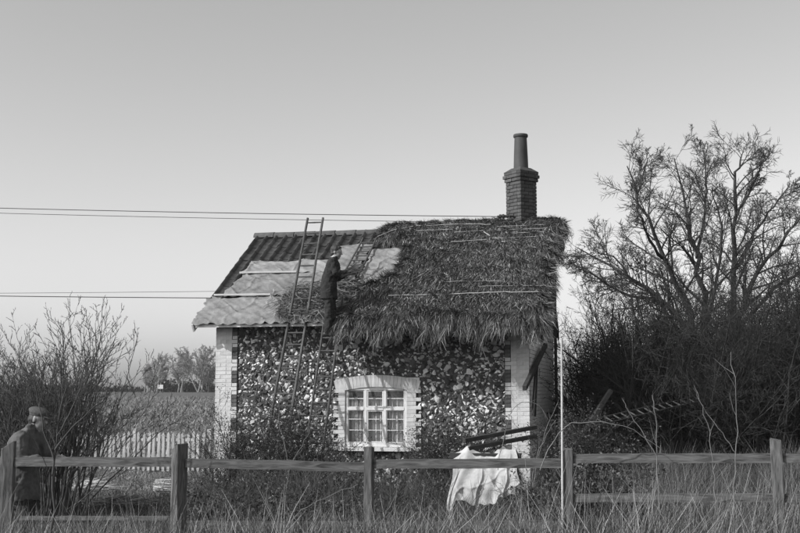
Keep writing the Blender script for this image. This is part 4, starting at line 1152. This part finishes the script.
def bush(name, label, base, stems, h, spread, seed, S, m1='twig', r=(.008, .018), base_r=.25, leaf=None, cat='shrub', group=None, tilt0=0.0, lean=(0, 0)):
    R = random.Random(seed); o = {}
    for i in range(stems):
        a = R.uniform(0, 2 * PI); t = min(1.2, abs(R.gauss(tilt0, spread))); d = unit((math.cos(a) * math.sin(t) + lean[0], math.sin(a) * math.sin(t) * .7 + lean[1], math.cos(t)))
        b = (base[0] + base_r * math.cos(a) * R.random(), base[1] + base_r * math.sin(a) * R.random(), base[2] - .04)
        grow(o, R, b, d, h * R.uniform(.6, 1.1), R.uniform(*r), 0, S)
    root = plant(name, label, cat, base, o, M[m1], M[m1], ('stems', 'twigs'), 1, group, (5, 3))
    if leaf:
        tips = np.array([p[0][-1] for l in o for p in o[l] if l >= 1]); k = np.random.default_rng(seed)
        V, F, T = leaves(leaf[0], tips, np.full(len(tips), leaf[1]), leaf[2], leaf[3], seed)
        link('foliage', npmesh('foliage', V - np.array(base), F, M['leaf'], T), root)
    return root
Sb = dict(n=[10, 6, 4, 3], wander=[.07, .13, .16], up=[.035, .06, .04], tip=.25, max=3, kids=[8, 4, 2], ang=R_(30), lr=.36, rr=.58, rmin=.0046); Sb['from'] = .28
M['paletwig'] = mat('pale_twigs', .03, .09, 3, .85)
b = at(52, 470, 15.8); bush('bare_shrub', 'tall many-stemmed bare shrub behind the capped man', (b.x, b.y, 0), 70, 2.75, .54, 21, dict(Sb, kids=[10, 5, 3], wander=[.09, .14, .16]), 'paletwig', (.011, .021), .5)
b = at(6, 470, 16.4); bush('bare_shrub', 'bare shrub at the left edge, its stems close and upright', (b.x, b.y, 0), 60, 2.5, .26, 22, dict(Sb, kids=[9, 4, 3], wander=[.09, .14, .16]), 'paletwig', (.010, .018), .9)
# fine twiggy shrub just right of the gable
Sf = dict(Sb); Sf['kids'] = [10, 6, 3]; Sf['lr'] = .40
b = at(616, 470, 24.5); bush('bare_shrub', 'fine twiggy shrub between the gable pipe and the big tree', (b.x, b.y, 0), 30, 3.9, .40, 23, Sf, 'thornbark', (.012, .028), .5)
b = at(792, 470, 23.0); bush('bare_shrub', 'dense rounded bare shrub at the right edge of the thicket', (b.x, b.y, 0), 46, 4.1, .46, 24, Sf, 'thornbark', (.012, .026), .6)
# shrubs against the cottage front
Sl = dict(n=[7, 5, 4], wander=[.13, .18, .2], up=[.02, .03, .02], tip=.3, max=2, kids=[10, 6], ang=R_(44), lr=.42, rr=.6, rmin=.003); Sl['from'] = .2
for lab, px, D, stems, h, sp, lf in (
        ('leafy dark shrub at the foot of the long ladder', 248, 18.7, 30, 1.45, .42, 5200),
        ('leafy dark shrub between the feet of the two ladders', 292, 18.4, 30, 1.40, .40, 5200),
        ('leafy shrub under the left side of the window', 326, 18.3, 20, .85, .40, 2600),
        ('leafy dark shrub against the wall right of the window', 446, 18.7, 28, 1.35, .26, 4600),
        ('low leafy shrub by the flint wall behind the dark timbers', 470, 18.6, 20, .95, .40, 3000),
        ('twiggy shrub in front of the left white quoin', 226, 18.9, 16, 1.25, .40, 300)):
    b = at(px, 490, D); bush('wall_shrub', lab, (b.x, b.y, 0), stems, h, sp, int(px), Sl, 'thornbark' if lf > 400 else 'twig', (.006, .012), .30, (lf, .11, .034, (.4, 1.3)), group='shrubs along the cottage front')
b = at(588, 480, 11.35); bush('ivy_clump', 'dark ivy clump on the fence right of the thin pole', (b.x, b.y, 0), 16, 1.15, .20, 77, Sl, 'thornbark', (.006, .012), .12, (3800, .075, .045, (.4, 1.8)), cat='ivy')

b = at(586, 480, 16.8); bush('bramble_clump', 'dark bramble clump at the foot of the leaning post', (b.x, b.y, 0), 34, 1.55, .36, 78, Sl, 'thornbark', (.005, .010), .30, (5200, .10, .04, (.3, 1.0)), cat='bramble')
# low tangle between the fence and the cottage
cen, rad = [], []
for i in range(120):
    D = Rn.uniform(12.6, 17.2); px = Rn.uniform(195, 560) if Rn.random() < .75 else Rn.uniform(195, 365)
    if 425 < px < 525 and D < 15.6: continue
    cen.append(((px - 400) / 1111 * D, D, Rn.uniform(.05, .42 if px < 365 else .25))); rad.append(Rn.uniform(.15, .34))
V, F, T = leaves(26000, np.array(cen), np.array(rad), .05, (.4, 1.6), 9)
out = {}
for c in cen:
    for _ in range(4):
        a = Rn.uniform(0, 2 * PI); t = abs(Rn.gauss(.3, .4)); grow(out, Rn, (c[0] + Rn.gauss(0, .2), c[1] + Rn.gauss(0, .2), 0), unit((math.cos(a) * math.sin(t), math.sin(a) * math.sin(t), math.cos(t))), Rn.uniform(.5, .95), .006, 0, dict(Sl, max=1))
V2, F2 = tubes([p for l in out for p in out[l]], 3)
tag(link('undergrowth', npmesh('undergrowth', V, F, M['leaf'], T)), 'low dark weeds between the fence and the cottage', 'weeds', kind='stuff')
tag(link('dead_stalks', npmesh('dead_stalks', V2, F2, M['twig'])), 'dead twiggy stalks standing among the weeds', 'stalks', kind='stuff')

# single shoots and bramble canes near the fence
def cane(label, D, pts, r0=.007, kids=3, m='palestem', name='bramble_cane', cat='cane', r1=.003, group='thin shoots by the fence'):
    r0 *= .62; r1 *= .8
    o = {}; R = random.Random(int(pts[0][0] * 3 + pts[0][1]))
    guided(o, R, [tuple(at(x, y, D)) for x, y in pts], r0, r1, dict(n=[8, 5, 3], wander=[.05, .1], up=[.05, .03], tip=.3, max=1, kids=[kids], ang=R_(35), lr=.22, rr=.5, rmin=.002, **{'from': .4}), n=16)
    V, F = tubes([p for l in o for p in o[l]], 5); b = np.array(o[0][0][0][0])
    ob = link(name, npmesh(name, V - b, F, M[m], smooth=True)); ob.location = tuple(b)
    return tag(ob, label, cat, group)
sap = empty('sapling', (at(52, 533, 10.9).x, 10.9, 0), 0, 'thin bare sapling in front of the fence beside the capped man', 'sapling')
o = {}; R = random.Random(5); Ss = dict(n=[8, 6, 4], wander=[.05, .1, .12], up=[.05, .06], tip=.3, max=2, kids=[6, 3], ang=R_(30), lr=.30, rr=.5, rmin=.0025); Ss['from'] = .35
for ctrl, r0 in (([(52, 600), (53, 530), (53, 480), (55, 450), (60, 420), (64, 390), (62, 360)], .016), ([(55, 450), (70, 430), (88, 412), (112, 392)], .010), ([(54, 460), (44, 430), (38, 400), (30, 372)], .009), ([(57, 436), (74, 405), (84, 378), (90, 352)], .008)):
    guided(o, R, [tuple(at(x, y, 10.9)) for x, y in ctrl], r0, .003, Ss)
V, F = tubes([p for l in o for p in o[l] if l == 0], 6); V2, F2 = tubes([p for l in o for p in o[l] if l > 0], 3); b = np.array(sap.location)
link('trunk', npmesh('trunk', V - b, F, M['twig'], smooth=True), sap); link('crown', npmesh('crown', V2 - b, F2, M['twig']), sap)
cane('pale upright shoot crossing the right rails, nearer the thin pole', 9.6, [(661, 545), (659, 500), (656, 457), (655, 412), (652, 395)], .010)
cane('pale shoot slanting down to meet the upright one', 9.6, [(656, 455), (642, 432), (629, 412), (622, 398)], .007)
cane('tall pale shoot nearest the right-hand post, forking high up', 9.4, [(732, 545), (735, 500), (737, 455), (737, 400), (731, 352)], .011, 4)
cane('thin shoot branching left from the tall forked one', 9.4, [(737, 454), (718, 428), (701, 403), (694, 385)], .006)
cane('short pale shoot between the two tall right-hand ones', 9.4, [(714, 545), (716, 500), (712, 450), (703, 405)], .009)
cane('arching pale bramble cane just right of the thin white pole', 10.3, [(540, 470), (552, 440), (572, 419), (600, 421), (635, 430), (660, 448)], .009, 1)
cane('bramble arching in front of the right white quoin', 14.0, [(498, 470), (505, 420), (518, 402), (538, 402), (548, 420)], .007, 2)
cane('bramble cane curving up to the thin white pole', 13.0, [(530, 510), (536, 470), (545, 430), (558, 402)], .009, 3)
cane('bent pale stalk across the weeds left of the middle post', 10.2, [(285, 530), (300, 510), (330, 495), (358, 484)], .006, 2)
cane('pale stalk rising past the long ladder foot', 16.5, [(290, 470), (284, 445), (279, 415), (280, 385), (282, 372)], .012, 2)
cane('thin stalk leaning over the rail left of the window', 12.5, [(285, 500), (290, 465), (305, 440), (318, 415)], .006, 3)
cane('twisting stem among weeds right of the draped cloth', 11.8, [(528, 545), (534, 500), (532, 470), (545, 440), (556, 420)], .009, 3)

# far field edge: hedge, trees, white board
hv = []
for i in range(260):
    D = Rn.uniform(165, 185); px = Rn.uniform(-60, 420); hv.append(((px - 400) / 1111 * D, D, 1.5 + Rn.uniform(.0, .5 if px < 150 else 1.5)))
V, F, T = leaves(26000, np.array(hv), np.full(len(hv), .9), .5, (.3, .8), 31)
tag(link('far_hedge', npmesh('far_hedge', V, F, M['leaf'], T)), 'low dark hedge along the far edge of the field', 'hedge', kind='stuff')
hv = [((Rn.uniform(-40, 70) - 400) / 1111 * 60, Rn.uniform(58, 63), Rn.uniform(.2, 1.2)) for i in range(60)]
V, F, T = leaves(9000, np.array(hv), np.full(len(hv), .7), .3, (.4, .9), 32)
tag(link('field_hedge', npmesh('field_hedge', V, F, M['leaf'], T)), 'nearer dark hedge behind the shrubs at the left edge', 'hedge', kind='stuff')
Sd = dict(n=[8, 6, 4, 3], wander=[.06, .14, .18], up=[.05, .08, .05], tip=.2, max=3, kids=[18, 10, 5], ang=R_(42), lr=.42, rr=.5, rmin=.036); Sd['from'] = .22
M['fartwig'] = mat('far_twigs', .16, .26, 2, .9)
for lab, px, D, h in (('leftmost and lowest of the far bare trees', 148, 172, 4.6), ('broad far bare tree left of the group', 160, 165, 6.0), ('tallest far bare tree in the middle of the group', 178, 163, 6.9), ('far bare tree right of the gap in the group', 201, 160, 6.9), ('far bare tree partly hidden by the cottage corner', 212, 166, 5.6)):
    R = random.Random(int(px)); o = {}; h *= .80; b = ((px - 400) / 1111 * D, D, 1.58)
    for i in range(4): grow(o, R, (b[0] + R.gauss(0, .3), D + R.gauss(0, .5), 1.58), unit((R.gauss(0, .22), R.gauss(0, .22), 1)), h * R.uniform(.85, 1.1), .12, 0, Sd)
    plant('far_tree', lab, 'tree', b, o, M['fartwig'], M['fartwig'], group='trees beyond the field', sides=(5, 3))
wb = at(160.5, 387, 150)
bd = empty('notice_board', (wb.x, wb.y, 1.4), 0, 'small white board in front of the far hedge', 'board')
bm = bmesh.new(); box(bm, -.35, .35, -.02, .02, .65, 1.2); link('panel', bmmesh('panel', bm, M['paint']), bd)
for x in (-.3, .3):
    bm = bmesh.new(); box(bm, x - .04, x + .04, .02, .1, -.1, 1.15); link('post', bmmesh('post', bm, M['oldwood']), bd)

# ---------------------------------------------------------------- grass
def in_house(x, y):
    dx, dy = x - HX, y - HY; u = dx * _ex.x + dy * _ex.y; v = dx * _ey.x + dy * _ey.y
    return (u > -5.9) & (u < .05) & (v > -.02) & (v < 6.0)
def grass(name, label, n, D0, D1, p0, p1, hf, wd, tone, seed, lean=.22, droop=.25, seg=3, clump=0.0):
    r = np.random.default_rng(seed); D = np.sqrt(r.uniform(D0 ** 2, D1 ** 2, n)); px = r.uniform(p0, p1, n); x = (px - 400) / 1111 * D
    if clump:
        c = np.sin(x * 3.1 + 1.3 * np.sin(D * 2.2)) * np.sin(D * 2.7 + x) + .5 * np.sin(x * 7.3 + D * 5.1); k = r.random(n) < np.clip(.55 + clump * c, .05, 1); D, px, x = D[k], px[k], x[k]
    k = ~in_house(x, D); D, px, x = D[k], px[k], x[k]; n = len(x)
    h = hf(px, D, r, n)
    b = np.stack([x, D, gz(x, D) - .02], 1); d = np.stack([r.normal(.04, lean, n), r.normal(0, lean, n), np.ones(n)], 1); d /= np.linalg.norm(d, axis=1, keepdims=True)
    bend = d * [1, 1, 0] * (h * r.uniform(.2, 1.0, n))[:, None] * 1.2; bend[:, 2] -= h * np.abs(r.normal(0, droop, n))
    V, F, per = ribbons(r, b, d, h, r.uniform(*wd, n), bend, seg)
    dry = r.random(n) < tone[4]; t = np.where(dry, r.uniform(tone[2], tone[3], n), r.uniform(tone[0], tone[1], n))
    return tag(link(name, npmesh(name, V, F, M['grass'], np.repeat(t, per))), label, 'grass', kind='stuff')
def h_fore(px, D, r, n):
    top = CAM_Z - (np.interp(px, [0, 180, 370, 560, 620, 800], [488, 492, 486, 476, 462, 466]) - 391) / 1111 * D
    return np.clip(top, .3, 1.2) * r.uniform(.35, 1.0, n)
grass('roadside_grass', 'tall dry grass and stalks along the roadside fence', 34000, 8.3, 11.6, -20, 820, h_fore, (.004, .010), (.03, .075, .12, .30, .36), 1, .20, .2, clump=.35)
grass('garden_grass', 'rough grass and weeds between the fence and the cottage', 42000, 11.6, 19.2, -30, 585, lambda px, D, r, n: np.where(px < 200, .16, .36) * r.uniform(.4, 1.5, n), (.005, .012), (.025, .065, .10, .22, .22), 2, .3, .3, clump=.3)
grass('tall_grass', 'tall dry grass filling the ground in front of the thicket', 36000, 11.4, 20.5, 568, 850, lambda px, D, r, n: np.clip(.92 + .10 * np.sin(px * .05), .4, 1.3) * r.uniform(.5, 1.12, n), (.005, .011), (.022, .06, .07, .18, .36), 3, .18, .28, clump=.3)
grass('lawn', 'short pale grass in front of the picket fence', 26000, 19.2, 25.5, -30, 225, lambda px, D, r, n: .10 * r.uniform(.4, 1.4, n), (.008, .016), (.09, .16, .16, .28, .3), 4, .35, .3, 2)
grass('field_grass', 'rough tussocky grass of the field beyond the picket fence', 46000, 25.5, 120, -40, 230, lambda px, D, r, n: (.16 + .0012 * D) * r.uniform(.5, 1.5, n), (.02, .06), (.10, .18, .17, .28, .40), 5, .35, .3, 2, clump=.3)

grass('dry_stalks', 'scattered tall pale stalks rising past the fence rails', 900, 8.4, 11.6, -20, 820, lambda px, D, r, n: np.clip(CAM_Z - (np.interp(px, [0, 370, 560, 620, 800], [462, 468, 450, 438, 440]) - 391) / 1111 * D, .3, 1.5) * r.uniform(.55, 1.0, n), (.004, .007), (.10, .2, .2, .38, .6), 6, .16, .12, 4)
# ---------------------------------------------------------------- thin winter haze
bm = bmesh.new(); box(bm, -420, 420, -30, 420, -1.2, 14)
hz = link('haze', bmmesh('haze', bm)); tag(hz, 'thin pale winter haze over the whole place', 'haze', kind='stuff')
hm = bpy.data.materials.new('haze_air'); hm.use_nodes = True; hn = hm.node_tree.nodes
hn.remove(hn['Principled BSDF']); pv = hn.new('ShaderNodeVolumePrincipled')
pv.inputs['Color'].default_value = (.9, .9, .9, 1); pv.inputs['Density'].default_value = .0004; pv.inputs['Anisotropy'].default_value = .2
hm.node_tree.links.new(pv.outputs[0], hn['Material Output'].inputs['Volume']); hz.data.materials.append(hm)
scene.cycles.volume_bounces = 0
